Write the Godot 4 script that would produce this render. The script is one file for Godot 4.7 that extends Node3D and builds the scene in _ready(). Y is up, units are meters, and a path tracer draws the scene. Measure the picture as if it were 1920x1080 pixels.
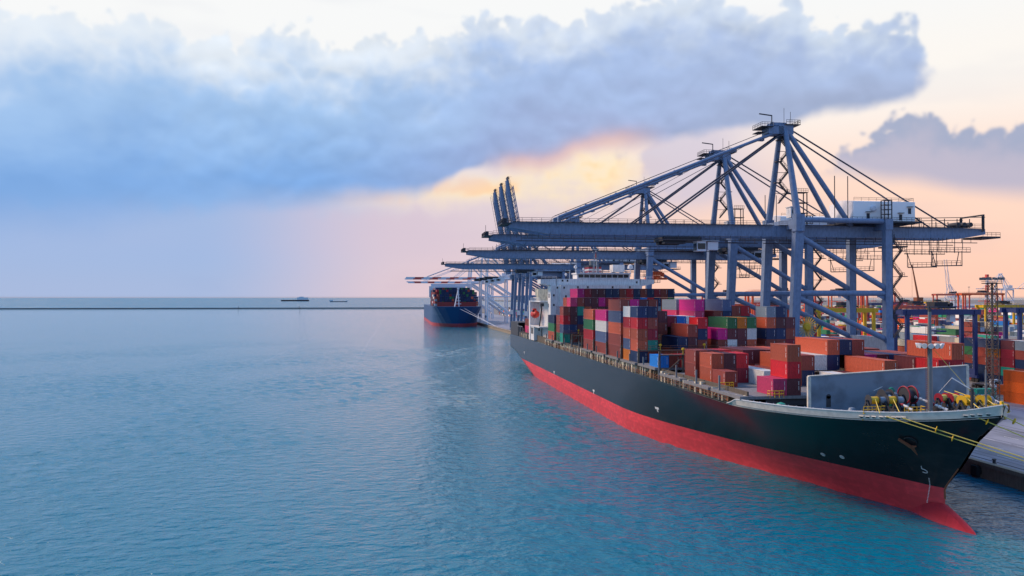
extends Node3D
# Container port at dusk. x runs from the sea towards the land, y is up, -z runs along the quay away from the camera; 1 unit = 1 m.
# A place is written (l, h, t): l across the quay, h above the water, t along the quay.

const SHIP_MID := 78.5      # centre line of the moored ship
const QUAY_H := 2.8
const ROW := 2.52
const ROW0 := 57.1
var mats := {}
var rng := RandomNumberGenerator.new()
var used := {}

func V(l: float, h: float, t: float) -> Vector3:
	return Vector3(l, h, -t)

func rgb(r: float, g: float, b: float) -> Color:
	return Color(r / 255.0, g / 255.0, b / 255.0)

func interp(x: float, xs: Array, ys: Array) -> float:
	if x <= xs[0]: return ys[0]
	for i in range(1, xs.size()):
		if x <= xs[i]:
			return lerpf(ys[i - 1], ys[i], (x - xs[i - 1]) / (xs[i] - xs[i - 1]))
	return ys[ys.size() - 1]

# ---------- mesh collector ----------
class MB:
	var v := PackedVector3Array()
	var n := PackedVector3Array()
	func tri(a: Vector3, b: Vector3, c: Vector3, na: Vector3, nb: Vector3, nc: Vector3):
		if (b - a).cross(c - a).dot(na + nb + nc) > 0.0:
			v.append_array([a, c, b]); n.append_array([na, nc, nb])
		else:
			v.append_array([a, b, c]); n.append_array([na, nb, nc])
	func quad(a: Vector3, b: Vector3, c: Vector3, d: Vector3, nn: Vector3):
		tri(a, b, c, nn, nn, nn); tri(a, c, d, nn, nn, nn)
	func face(a: Vector3, b: Vector3, c: Vector3, d: Vector3, outward: Vector3):   # flat quad whose normal is computed, on the side of outward
		var m := (b - a).cross(c - a)
		if m.length_squared() < 1e-12: m = (c - a).cross(d - a)
		m = m.normalized()
		if m.dot(outward) < 0.0: m = -m
		quad(a, b, c, d, m)
	func box(c: Vector3, s: Vector3, bs := Basis()):
		var x := bs.x * s.x * 0.5; var y := bs.y * s.y * 0.5; var z := bs.z * s.z * 0.5
		quad(c + x - y - z, c + x + y - z, c + x + y + z, c + x - y + z, bs.x)
		quad(c - x - y - z, c - x + y - z, c - x + y + z, c - x - y + z, -bs.x)
		quad(c + y - x - z, c + y + x - z, c + y + x + z, c + y - x + z, bs.y)
		quad(c - y - x - z, c - y + x - z, c - y + x + z, c - y - x + z, -bs.y)
		quad(c + z - x - y, c + z + x - y, c + z + x + y, c + z - x + y, bs.z)
		quad(c - z - x - y, c - z + x - y, c - z + x + y, c - z - x + y, -bs.z)
	func frame(a: Vector3, b: Vector3) -> Basis:
		var z := (b - a).normalized()
		var x := (Vector3.UP.cross(z) if absf(z.y) < 0.99 else Vector3.RIGHT.cross(z)).normalized()
		return Basis(x, z.cross(x), z)
	func beam(a: Vector3, b: Vector3, w: float, h: float, w2 := -1.0, h2 := -1.0):
		if w2 < 0.0: w2 = w; h2 = h
		var f := frame(a, b)
		var p := []
		for e in [[a, w, h], [b, w2, h2]]:
			for q in [[-1, -1], [1, -1], [1, 1], [-1, 1]]:
				p.append(e[0] + f.x * q[0] * e[1] * 0.5 + f.y * q[1] * e[2] * 0.5)
		face(p[0], p[1], p[5], p[4], -f.y); face(p[2], p[3], p[7], p[6], f.y)
		face(p[1], p[2], p[6], p[5], f.x); face(p[3], p[0], p[4], p[7], -f.x)
		face(p[0], p[1], p[2], p[3], -f.z); face(p[4], p[5], p[6], p[7], f.z)
	func tube(a: Vector3, b: Vector3, r: float, k := 8, r2 := -1.0, caps := true):
		if r2 < 0.0: r2 = r
		var f := frame(a, b)
		for i in k:
			var q := TAU * i / k; var w := TAU * (i + 1) / k
			var d := f.x * cos(q) + f.y * sin(q); var e := f.x * cos(w) + f.y * sin(w)
			tri(a + d * r, a + e * r, b + e * r2, d, e, e); tri(a + d * r, b + e * r2, b + d * r2, d, e, d)
			if caps:
				tri(a, a + d * r, a + e * r, -f.z, -f.z, -f.z); tri(b, b + d * r2, b + e * r2, f.z, f.z, f.z)
	func path(pts: Array, r: float, k := 6):
		for i in pts.size() - 1: tube(pts[i], pts[i + 1], r, k)
	func lathe(o: Vector3, axis: Vector3, prof: Array, k := 20):   # prof: [along, radius]
		var f := frame(o, o + axis)
		for j in prof.size() - 1:
			var p = prof[j]; var q = prof[j + 1]
			var sl := Vector2(q[0] - p[0], q[1] - p[1])
			for i in k:
				var a0 := TAU * i / k; var a1 := TAU * (i + 1) / k
				var d := f.x * cos(a0) + f.y * sin(a0); var e := f.x * cos(a1) + f.y * sin(a1)
				var nd := (d * sl.x - f.z * sl.y).normalized(); var ne := (e * sl.x - f.z * sl.y).normalized()
				var A: Vector3 = o + f.z * p[0] + d * p[1]; var B: Vector3 = o + f.z * p[0] + e * p[1]
				var C: Vector3 = o + f.z * q[0] + e * q[1]; var D: Vector3 = o + f.z * q[0] + d * q[1]
				if p[1] > 1e-4: tri(A, B, C, nd, ne, ne)
				if q[1] > 1e-4: tri(A, C, D, nd, ne, nd)
	func ring(o: Vector3, axis: Vector3, radius: float, r: float, k := 24):
		var f := frame(o, o + axis)
		for i in k:
			var a0 := TAU * i / k; var a1 := TAU * (i + 1) / k
			tube(o + (f.x * cos(a0) + f.y * sin(a0)) * radius, o + (f.x * cos(a1) + f.y * sin(a1)) * radius, r, 5, -1.0, false)
	func rail(pts: Array, hgt: float, gap: float, r: float):   # posts and two bars along a line
		for i in pts.size() - 1:
			var a: Vector3 = pts[i]; var b: Vector3 = pts[i + 1]
			var k := maxi(1, int(round(a.distance_to(b) / gap)))
			for j in k + 1:
				var p := a.lerp(b, float(j) / k)
				tube(p, p + Vector3.UP * hgt, r, 4, -1.0, false)
			for y in [0.55, 1.0]:
				tube(a + Vector3.UP * hgt * y, b + Vector3.UP * hgt * y, r, 4, -1.0, false)
	func add(o: MB, xf: Transform3D):
		v.append_array(xf * o.v)
		var rot := Transform3D(xf.basis.orthonormalized(), Vector3.ZERO)
		n.append_array(rot * o.n)
	func mesh() -> ArrayMesh:
		var arr := []
		arr.resize(Mesh.ARRAY_MAX)
		arr[Mesh.ARRAY_VERTEX] = v; arr[Mesh.ARRAY_NORMAL] = n
		var m := ArrayMesh.new()
		m.add_surface_from_arrays(Mesh.PRIMITIVE_TRIANGLES, arr)
		return m

# ---------- nodes ----------
func numbered(called: String) -> String:
	var k: int = used.get(called, 0)
	used[called] = k + 1
	return called if k == 0 else "%s_%03d" % [called, k]

func tag(o: Node, label: String, category: String, group := "", kind := ""):
	o.set_meta("label", label)
	if category: o.set_meta("category", category)
	if group: o.set_meta("group", group)
	if kind: o.set_meta("kind", kind)

func thing(called: String, label: String, category: String, at := Vector3.ZERO, group := "") -> Node3D:
	var o := Node3D.new()
	o.name = numbered(called)
	o.position = at
	add_child(o)
	tag(o, label, category, group)
	return o

func part(parent: Node, called: String, shape, m: Material, at := Vector3.ZERO) -> MeshInstance3D:
	var o := MeshInstance3D.new()
	o.name = called
	o.mesh = shape.mesh() if shape is MB else shape
	o.material_override = m
	o.position = at
	parent.add_child(o, true)
	return o

func struct(called: String, shape, m: Material, label: String) -> MeshInstance3D:
	var o := part(self, called, shape, m)
	tag(o, label, "", "", "structure")
	return o

func copy(src: Node3D, called: String, label: String, at: Vector3) -> Node3D:
	var o: Node3D = src.duplicate()
	o.name = numbered(called)
	o.position = at
	add_child(o)
	o.set_meta("label", label)
	return o

# ---------- materials ----------
func noise_tex(sz: int, freq: float, lo: float, hi: float, sd: int, oct := 5) -> NoiseTexture2D:
	var f := FastNoiseLite.new()
	f.noise_type = FastNoiseLite.TYPE_SIMPLEX_SMOOTH
	f.seed = sd; f.frequency = freq; f.fractal_octaves = oct
	var t := NoiseTexture2D.new()
	t.width = sz; t.height = sz; t.seamless = true; t.noise = f
	var g := Gradient.new()
	g.set_color(0, Color(lo, lo, lo)); g.set_color(1, Color(hi, hi, hi))
	t.color_ramp = g
	return t

var grime: NoiseTexture2D
var blotch: NoiseTexture2D
var weather: NoiseTexture2D

func plate_tex(tone: float, scuff: float, sd: int) -> ImageTexture:   # hull plates: seams, plates of slightly different tone, scrapes and runs of rust
	var r := RandomNumberGenerator.new()
	r.seed = sd
	var f := FastNoiseLite.new()
	f.seed = sd; f.frequency = 0.02; f.fractal_octaves = 5
	var sz := 512
	var im := f.get_seamless_image(sz, sz)
	im.convert(Image.FORMAT_RGB8)
	var out := Image.create(sz, sz, false, Image.FORMAT_RGB8)
	var tones2 := []
	for k in 40: tones2.append(r.randf_range(-tone, tone))
	var runs := []
	for k in 26: runs.append([r.randi() % sz, r.randi() % sz, r.randi_range(20, 130), r.randf_range(0.1, 0.4)])
	for y in sz:
		var row := y / 102
		for x in sz:
			var xx := (x + row * 77) % sz
			var p := row * 4 + xx / 128
			var v := 0.88 + tones2[p % 40] as float
			var n := im.get_pixel(x, y).r - 0.5
			v += n * scuff
			if n > 0.14: v += scuff * 0.35
			if y % 102 < 1 or xx % 128 < 1: v -= 0.09
			out.set_pixel(x, y, Color(clampf(v, 0, 1), clampf(v, 0, 1), clampf(v, 0, 1)))
	for q in runs:
		for j in q[2]:
			var c := out.get_pixel(q[0], (q[1] + j) % sz)
			var w: float = q[3] * (1.0 - float(j) / q[2])
			out.set_pixel(q[0], (q[1] + j) % sz, c.lerp(Color(0.8, 0.62, 0.5), w))
	return ImageTexture.create_from_image(out)

func paint(key: String, c: Color, rough := 0.55, tex: Texture2D = null, scale := Vector3(0.15, 0.03, 0.15), metal := 0.0) -> StandardMaterial3D:
	if mats.has(key): return mats[key]
	var m := StandardMaterial3D.new()
	m.resource_name = key
	m.albedo_color = c
	m.roughness = rough
	m.metallic = metal
	if tex:
		m.albedo_texture = tex
		m.uv1_triplanar = true; m.uv1_world_triplanar = true
		m.uv1_scale = scale
	mats[key] = m
	return m

# ---------- the sky: air and clouds only ----------
var n_big := FastNoiseLite.new()
var n_puff := FastNoiseLite.new()
var n_wisp := FastNoiseLite.new()
var n_soft := FastNoiseLite.new()
var n_lump := FastNoiseLite.new()

func lin(r: float, g: float, b: float) -> Vector3:
	var c := Color(r / 255.0, g / 255.0, b / 255.0).srgb_to_linear()
	return Vector3(c.r, c.g, c.b)

func sstep(a: float, b: float, x: float) -> float:
	var t := clampf((x - a) / (b - a), 0.0, 1.0)
	return t * t * (3.0 - 2.0 * t)

var top_az := [-75.0, -60.0, -45.0, -32.7, -29.0, -27.6, -25.5, -22.9, -22.2, -19.8, -19.2, -17.0, -14.2, -13.3, -11.5, -9.9, -8.4, -6.0, -3.4, -2.3, 0.0, 2.0, 3.8, 6.1, 8.3, 12.0, 14.5, 16.3, 18.6, 19.8, 20.5, 22.0, 25.0, 27.0, 27.7, 28.4, 29.0]
var top_el := [9.0, 13.0, 16.0, 16.8, 17.5, 16.9, 17.8, 17.7, 16.7, 17.1, 16.4, 17.7, 17.9, 16.9, 17.1, 18.1, 17.5, 17.9, 18.6, 19.5, 19.0, 19.5, 18.8, 19.3, 20.2, 20.6, 20.4, 18.9, 18.7, 20.0, 18.0, 17.4, 17.2, 16.8, 14.8, 13.6, 11.0]
var bot_az := [-75.0, -33.0, -20.0, -12.0, -5.0, -3.4, -2.2, 2.0, 5.0, 9.0, 16.0, 22.0, 27.0, 29.0]
var bot_el := [6.0, 5.5, 7.3, 7.3, 7.6, 8.4, 9.7, 9.7, 10.4, 11.0, 11.5, 12.0, 12.8, 13.8]
var c_palette := {}

func sky_at(dir: Vector3, yaw: float) -> Vector3:
	var az := rad_to_deg(wrapf(atan2(dir.x, -dir.z) - yaw, -PI, PI))
	var el := rad_to_deg(asin(clampf(dir.y, -1.0, 1.0)))
	var p: Dictionary = c_palette
	# clear air, warm towards the sunset ahead and lavender away from it
	var side := sstep(-24.0, 14.0, az) * (1.0 - sstep(70.0, 150.0, az))
	var low: Vector3 = p.left_low.lerp(p.mid_low, sstep(-22.0, -5.0, az)).lerp(p.right_low, sstep(-6.0, 12.0, az))
	var mid: Vector3 = p.left_mid.lerp(p.mid_mid, sstep(-22.0, -4.0, az)).lerp(p.right_mid, sstep(2.0, 18.0, az))
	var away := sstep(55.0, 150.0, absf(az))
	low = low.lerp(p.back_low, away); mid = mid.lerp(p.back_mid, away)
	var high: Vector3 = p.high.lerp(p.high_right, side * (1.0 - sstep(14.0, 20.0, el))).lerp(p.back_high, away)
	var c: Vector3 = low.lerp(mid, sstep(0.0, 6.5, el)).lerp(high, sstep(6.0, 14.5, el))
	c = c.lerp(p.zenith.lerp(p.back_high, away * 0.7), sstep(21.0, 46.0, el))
	var nb := n_big.get_noise_3dv(dir * 100.0)
	var np := n_puff.get_noise_3dv(dir * 100.0)
	var st := n_wisp.get_noise_3d(dir.x * 60.0, dir.y * 260.0, dir.z * 60.0)
	var soft_n := n_soft.get_noise_3d(dir.x * 100.0, dir.y * 210.0, dir.z * 100.0)
	var puff := absf(n_lump.get_noise_3d(dir.z * 115.0, dir.x * 115.0, dir.y * 115.0)) * 1.6 + absf(n_lump.get_noise_3d(dir.x * 290.0, dir.y * 290.0, dir.z * 290.0)) * 0.5
	# pale streaks in the air
	c = c.lerp(c * 0.86 + Vector3(0.02, 0.03, 0.07), sstep(0.0, 0.5, st) * 0.42 * (1.0 - sstep(18.0, 35.0, el)))
	# the sunset behind the cloud
	var g1 := exp(-(pow((az - 4.3) / 5.2, 2.0) + pow((el - 8.9) / 1.7, 2.0)))
	var g2 := exp(-(pow((az + 1.5) / 8.5, 2.0) + pow((el - 7.4) / 1.15, 2.0)))
	g1 += 0.7 * exp(-(pow((az - 6.6) / 1.7, 2.0) + pow((el - 10.6) / 1.2, 2.0)))
	var ember: Vector3 = p.glow.lerp(p.ember, sstep(-0.1, 0.45, st + np * 0.6))
	c = c.lerp(ember, clampf(g1 * 1.15 + g2 * 0.75, 0.0, 0.97) * clampf(0.7 + nb * 0.35 + st * 1.1 + np * 0.5, 0.0, 1.0))
	# a hazy bank right of the glow and one low on the left
	var bank := sstep(6.8, 10.2, az + np * 4.0 + soft_n * 2.0) * (1.0 - sstep(15.0, 21.0, az + nb * 3.0)) * sstep(4.5, 7.5, el + nb * 2.0)
	c = c.lerp(p.bank, bank * 0.75 * (1.0 - sstep(14.0, 20.0, el)))
	var veil := (1.0 - sstep(-8.0, 3.5, az + nb * 3.0)) * sstep(1.0, 4.0, el) * (1.0 - sstep(5.4, 6.8, el + np * 1.0 + nb * 0.6)) * (1.0 - away)
	c = c.lerp(p.veil.lerp(p.veil_left, 1.0 - sstep(-22.0, -8.0, az)), veil * 0.8)
	# the long cumulus bank
	if az > -75.0 and az < 29.5:
		var tp := interp(az, top_az, top_el) - 0.4 + puff * 1.15 + nb * 0.2
		var bt := interp(az + nb * 2.0, bot_az, bot_el) + nb * 0.7 + np * 0.25
		var soft := lerpf(1.4, 0.5, sstep(-14.0, -3.0, az))
		soft += 0.55 * sstep(-4.0, 0.0, az) * (1.0 - sstep(8.0, 13.0, az))
		soft = lerpf(soft, 3.4, 1.0 - sstep(-30.0, -14.0, az))
		var mask := (1.0 - sstep(-0.42, 0.14, el - tp)) * sstep(-soft, soft * 0.6, el - bt)
		mask *= 1.0 - sstep(26.9, 28.9, az + np * 1.1)
		if mask > 0.0:
			var q := clampf((el - bt) / maxf(tp - bt, 1.0), 0.0, 1.0)
			var w := sstep(-16.0, 4.0, az); var w2 := sstep(2.0, 20.0, az)
			var a: Vector3 = p.base_l.lerp(p.base_m, w).lerp(p.base_r, w2)
			var b: Vector3 = p.body_l.lerp(p.body_m, w).lerp(p.body_r, w2)
			var d: Vector3 = p.crest_l.lerp(p.crest_m, w).lerp(p.crest_r, w2)
			var qq := q + soft_n * lerpf(0.16, 0.3, w) + np * 0.04
			var k: Vector3 = a.lerp(b, sstep(0.05, 0.55, qq)).lerp(d, sstep(0.5, 1.0, qq))
			var u1 := dir + Vector3(0.0, 0.012, 0.0)
			var relief := absf(n_lump.get_noise_3d(u1.z * 62.0, u1.x * 62.0, u1.y * 90.0)) - absf(n_lump.get_noise_3d(dir.z * 62.0, dir.x * 62.0, dir.y * 90.0))
			var fine := absf(n_lump.get_noise_3d(u1.z * 170.0, u1.x * 170.0, u1.y * 230.0)) - absf(n_lump.get_noise_3d(dir.z * 170.0, dir.x * 170.0, dir.y * 230.0))
			k *= 1.0 + soft_n * 0.06 - (relief * 0.13 + fine * 0.03) * sstep(-34.0, -14.0, az)
			var thin := lerpf(0.97, 0.9, sstep(0.8, 1.0, q))
			c = c.lerp(k, mask * thin)
			# warm rim where the sun comes past the lower edge
			var rim := sstep(-3.0, 1.0, az) * (1.0 - sstep(7.0, 12.0, az)) * exp(-pow((el - bt) / 0.7, 2.0))
			c = c.lerp(p.rim, rim * 0.42)
	# the smaller bank on the right, drawn out beyond the frame
	if az > 19.0 and az < 95.0:
		var tp2 := interp(az, [20.0, 22.3, 24.0, 26.4, 27.6, 29.0, 30.5, 33.0, 60.0, 95.0], [8.0, 9.2, 10.4, 11.9, 11.5, 10.7, 10.5, 10.3, 11.0, 8.0]) - 0.5 + puff * 1.0 + nb * 0.3
		var bt2 := interp(az, [20.0, 22.5, 26.4, 29.5, 33.0, 95.0], [9.0, 8.8, 7.9, 6.9, 6.6, 7.0]) + nb * 0.6
		var m2 := (1.0 - sstep(-0.4, 0.14, el - tp2)) * sstep(-1.1, 0.5, el - bt2) * (1.0 - sstep(70.0, 95.0, az))
		var q2 := clampf((el - bt2) / maxf(tp2 - bt2, 0.6), 0.0, 1.0)
		c = c.lerp(p.small_a.lerp(p.small_b, sstep(0.3, 1.0, q2 + np * 0.2)), m2 * 0.9)
	# scattered cloud elsewhere
	var far := maxf(sstep(34.0, 60.0, absf(az)), sstep(21.0, 34.0, el))
	c = c.lerp(c * 0.82 + Vector3(0.0, 0.01, 0.03), sstep(0.0, 0.45, nb + np * 0.3) * 0.6 * far)
	return c

func make_sky(yaw: float) -> ImageTexture:
	for f in [[n_big, 0.045, 3, 11], [n_puff, 0.22, 5, 23], [n_wisp, 0.06, 4, 37], [n_soft, 0.075, 4, 51], [n_lump, 0.22, 2, 23]]:
		f[0].noise_type = FastNoiseLite.TYPE_SIMPLEX_SMOOTH
		f[0].frequency = f[1]; f[0].fractal_octaves = f[2]; f[0].seed = f[3]
	c_palette = {
		"left_low": lin(166, 184, 219), "mid_low": lin(226, 200, 206), "right_low": lin(252, 203, 180),
		"left_mid": lin(146, 182, 228), "mid_mid": lin(222, 206, 214), "right_mid": lin(253, 216, 196),
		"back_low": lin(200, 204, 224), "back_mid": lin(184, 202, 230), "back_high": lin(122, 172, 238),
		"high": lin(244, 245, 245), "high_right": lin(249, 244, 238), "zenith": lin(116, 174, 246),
		"glow": lin(255, 234, 194), "ember": lin(255, 214, 168), "bank": lin(204, 197, 216), "veil": lin(214, 196, 210), "veil_left": lin(164, 184, 222),
		"base_l": lin(124, 168, 224), "base_m": lin(156, 172, 212), "base_r": lin(160, 175, 208),
		"body_l": lin(156, 191, 233), "body_m": lin(164, 188, 229), "body_r": lin(167, 186, 222),
		"crest_l": lin(222, 231, 241), "crest_m": lin(212, 223, 238), "crest_r": lin(203, 216, 234),
		"rim": lin(255, 190, 158), "small_a": lin(182, 180, 202), "small_b": lin(152, 166, 197),
	}
	var w := 768; var h := 384
	var data := PackedFloat32Array()
	data.resize(w * h * 3)
	for y in h:
		var el := PI * (0.5 - (y + 0.5) / h)
		for x in w:
			var az := TAU * (x + 0.5) / w   # column 0 looks along -z
			var e2 := maxf(el, 0.0005)
			var c := sky_at(Vector3(sin(az) * cos(e2), sin(e2), -cos(az) * cos(e2)), yaw)
			if el < 0.0: c *= 0.5
			var i := (y * w + x) * 3
			data[i] = c.x; data[i + 1] = c.y; data[i + 2] = c.z
	var img := Image.create_from_data(w, h, false, Image.FORMAT_RGBF, data.to_byte_array())
	var W := 3072; var H := 1536
	img.resize(W, H, Image.INTERPOLATE_CUBIC)
	# the clouds ahead in finer grain
	var x0 := int((yaw - 0.66) / TAU * W); var x1 := int((yaw + 0.66) / TAU * W)
	var y0 := int(H * (0.5 - 25.0 / 180.0)); var y1 := H / 2
	for y in range(y0, y1):
		var el := PI * (0.5 - (y + 0.5) / H)
		for xx in range(x0, x1):
			var x := posmod(xx, W)
			var az := TAU * (x + 0.5) / W
			var c := sky_at(Vector3(sin(az) * cos(el), sin(el), -cos(az) * cos(el)), yaw)
			img.set_pixel(x, y, Color(c.x, c.y, c.z))
	return ImageTexture.create_from_image(img)

func _ready():
	rng.seed = 7
	# camera: a drone about 32 m above the water, looking along the quay
	var yaw := 0.14303
	var cam := Camera3D.new()
	cam.name = "camera"
	cam.position = Vector3(0, 32.5, 0)
	cam.rotation = Vector3(0.01206, -yaw, 0)
	cam.fov = 39.77
	cam.near = 1.0; cam.far = 90000.0
	add_child(cam)
	cam.current = true
	# sky, soft sun light set high on the left for the seaward sides, exposure
	var e := Environment.new()
	e.background_mode = Environment.BG_SKY
	var sky := Sky.new()
	var pan := PanoramaSkyMaterial.new()
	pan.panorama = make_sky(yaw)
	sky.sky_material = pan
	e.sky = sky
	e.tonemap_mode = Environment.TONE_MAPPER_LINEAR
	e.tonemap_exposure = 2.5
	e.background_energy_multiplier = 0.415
	e.sdfgi_enabled = true; e.ssao_enabled = true; e.ssil_enabled = true
	var we := WorldEnvironment.new()
	we.name = "environment"
	we.environment = e
	add_child(we)
	var sun := DirectionalLight3D.new()
	sun.name = "sun"
	sun.light_energy = 0.5
	sun.light_color = Color(1.0, 0.86, 0.74)
	sun.light_angular_distance = 16.0
	sun.shadow_enabled = true
	add_child(sun)
	sun.look_at_from_position(Vector3(-0.62, 0.62, -0.42), Vector3.ZERO)
	make_materials()
	make_ground()
	make_ship()
	make_ship_cargo()
	make_lines()
	make_cranes()
	make_yard()
	make_far()

func make_materials():
	grime = noise_tex(512, 0.02, 0.86, 1.06, 3)
	weather = noise_tex(512, 0.03, 0.83, 1.06, 13, 6)
	blotch = noise_tex(512, 0.008, 0.74, 1.18, 5, 6)
	var wet := FastNoiseLite.new()
	wet.noise_type = FastNoiseLite.TYPE_SIMPLEX_SMOOTH
	wet.seed = 9; wet.frequency = 0.0105; wet.fractal_octaves = 6; wet.fractal_gain = 0.56
	var wt := NoiseTexture2D.new()
	wt.width = 1024; wt.height = 1024; wt.seamless = true; wt.noise = wet
	wt.as_normal_map = true; wt.bump_strength = 9.0
	var w := StandardMaterial3D.new()
	w.resource_name = "sea_water"
	w.albedo_color = rgb(0, 106, 130)
	w.roughness = 0.04
	w.normal_enabled = true; w.normal_texture = wt; w.normal_scale = 1.1
	w.metallic_specular = 0.3
	w.uv1_triplanar = true; w.uv1_world_triplanar = true
	w.uv1_scale = Vector3(1.0 / 46.0, 1.0 / 46.0, 1.0 / 30.0)
	mats["water"] = w
	var w2: StandardMaterial3D = w.duplicate()
	w2.resource_name = "open_water"
	w2.roughness = 0.16
	w2.normal_scale = 2.6
	mats["open_water"] = w2
	paint("asphalt", rgb(132, 136, 150), 0.6, blotch, Vector3(0.02, 0.02, 0.011))
	paint("tyre_black", rgb(98, 101, 112), 0.8)
	paint("concrete", rgb(150, 136, 118), 0.9, grime, Vector3(0.2, 0.05, 0.2))
	paint("yard", rgb(120, 116, 112), 0.85, blotch, Vector3(0.03, 0.03, 0.03))
	paint("rubber", rgb(26, 27, 30), 0.8)
	paint("hull_black", rgb(46, 44, 47), 0.24, plate_tex(0.05, 0.16, 3), Vector3(1.0 / 26.0, 1.0 / 13.0, 1.0 / 26.0))
	paint("hull_red", rgb(232, 64, 74), 0.5, plate_tex(0.05, 0.12, 17), Vector3(1.0 / 26.0, 1.0 / 13.0, 1.0 / 26.0))
	paint("bulwark", rgb(212, 206, 192), 0.6, grime, Vector3(0.1, 0.1, 0.1))
	paint("deck", rgb(96, 112, 118), 0.7, blotch, Vector3(0.1, 0.1, 0.1))
	paint("hatch", rgb(122, 122, 124), 0.7, grime)
	paint("coaming", rgb(92, 84, 74), 0.8, grime)
	paint("cream", rgb(214, 206, 180), 0.7, blotch, Vector3(0.4, 0.12, 0.4))
	paint("stained", rgb(150, 128, 100), 0.8, blotch, Vector3(0.4, 0.12, 0.4))
	paint("white", rgb(228, 228, 226), 0.5, grime)
	paint("house_white", rgb(242, 242, 242), 0.5)
	paint("glass", rgb(22, 30, 40), 0.12)
	paint("ship_grey", rgb(120, 136, 152), 0.5, blotch, Vector3(0.04, 0.04, 0.04))
	paint("dark_steel", rgb(52, 54, 60), 0.6)
	paint("steel", rgb(120, 124, 126), 0.5, grime)
	paint("rust", rgb(140, 84, 58), 0.9, grime)
	mats.hull_black.metallic_specular = 0.38
	paint("safety_yellow", rgb(214, 170, 26), 0.5)
	paint("rope", rgb(222, 196, 96), 0.85)
	paint("crimson", rgb(146, 26, 50), 0.5)
	paint("teal", rgb(28, 140, 118), 0.5)
	paint("lifeboat", rgb(232, 62, 40), 0.45)
	paint("crane_blue", rgb(112, 133, 164), 0.45, grime, Vector3(0.1, 0.05, 0.1))
	paint("tower_steel", rgb(112, 98, 88), 0.8, grime)
	paint("crane_dark", rgb(40, 44, 54), 0.6)
	paint("rail_steel", rgb(70, 66, 70), 0.7)
	paint("cable", rgb(58, 64, 80), 0.6)
	paint("orange", rgb(232, 96, 40), 0.55, grime)
	paint("far_white", rgb(214, 216, 222), 0.6)
	paint("far_red", rgb(196, 78, 72), 0.6)
	paint("rtg_blue", rgb(44, 60, 112), 0.5, grime)
	paint("far_blue", rgb(40, 62, 104), 0.5)
	paint("stone", rgb(70, 78, 92), 0.95, grime)
	paint("hull_dark", rgb(60, 40, 44), 0.7)

# ---------- water, quay, yard ----------
func swell(l0: float, l1: float, t0: float, t1: float) -> ArrayMesh:   # low uneven waves, calmer in some patches
	var f := FastNoiseLite.new(); f.seed = 4; f.frequency = 0.16; f.fractal_octaves = 3
	var g := FastNoiseLite.new(); g.seed = 8; g.frequency = 0.012; g.fractal_octaves = 3
	var dx := 1.6
	var nx := int((l1 - l0) / dx); var nz := int((t1 - t0) / dx)
	var v := PackedVector3Array(); var n := PackedVector3Array(); var idx := PackedInt32Array()
	var hs := PackedFloat32Array()
	for j in nz + 1:
		for i in nx + 1:
			var x := l0 + i * dx; var t := t0 + j * dx
			var edge := sstep(0.0, 20.0, minf(minf(x - l0, l1 - x), t - t0)) * sstep(0.0, 380.0, t1 - t)
			var a := 0.04 + 0.3 * sstep(-0.35, 0.45, g.get_noise_2d(x, t * 0.6))
			var w1 := interp(t, [230.0, 275.0, 321.0, 377.0, 485.0, 555.0], [-62.0, -40.0, -22.0, 3.7, 34.0, 63.0])
			var w2 := interp(t, [200.0, 246.0, 278.0, 342.0, 438.0], [-44.0, -23.0, -8.0, 19.0, 54.0])
			var wake := (exp(-pow((x - w1) / 2.6, 2.0)) * (1.0 - sstep(540.0, 580.0, t)) * sstep(200.0, 300.0, t) + exp(-pow((x - w2) / 2.4, 2.0)) * (1.0 - sstep(420.0, 450.0, t)) * sstep(180.0, 270.0, t)) * (0.6 + 0.8 * f.get_noise_2d(t * 0.9, x))
			var h := 0.3 * wake + edge * a * (f.get_noise_2d(x * 0.75 + t * 0.3, t * 1.2 - x * 0.2))
			hs.append(h)
			v.append(V(x, h, t))
	for j in nz + 1:
		for i in nx + 1:
			var k := j * (nx + 1) + i
			var gx := (hs[k + (1 if i < nx else 0)] - hs[k - (1 if i > 0 else 0)]) / (2 * dx)
			var gz := (hs[k + (nx + 1 if j < nz else 0)] - hs[k - (nx + 1 if j > 0 else 0)]) / (2 * dx)
			n.append(Vector3(-gx, 1.0, gz).normalized())
			if i < nx and j < nz: idx.append_array([k, k + nx + 1, k + 1, k + 1, k + nx + 1, k + nx + 2])
	var arr := []
	arr.resize(Mesh.ARRAY_MAX)
	arr[Mesh.ARRAY_VERTEX] = v; arr[Mesh.ARRAY_NORMAL] = n; arr[Mesh.ARRAY_INDEX] = idx
	var m := ArrayMesh.new()
	m.add_surface_from_arrays(Mesh.PRIMITIVE_TRIANGLES, arr)
	return m

func quay_edge(t: float) -> float:
	return interp(t, [420.0, 900.0, 1500.0], [103.9, 96.0, 92.0])

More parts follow.
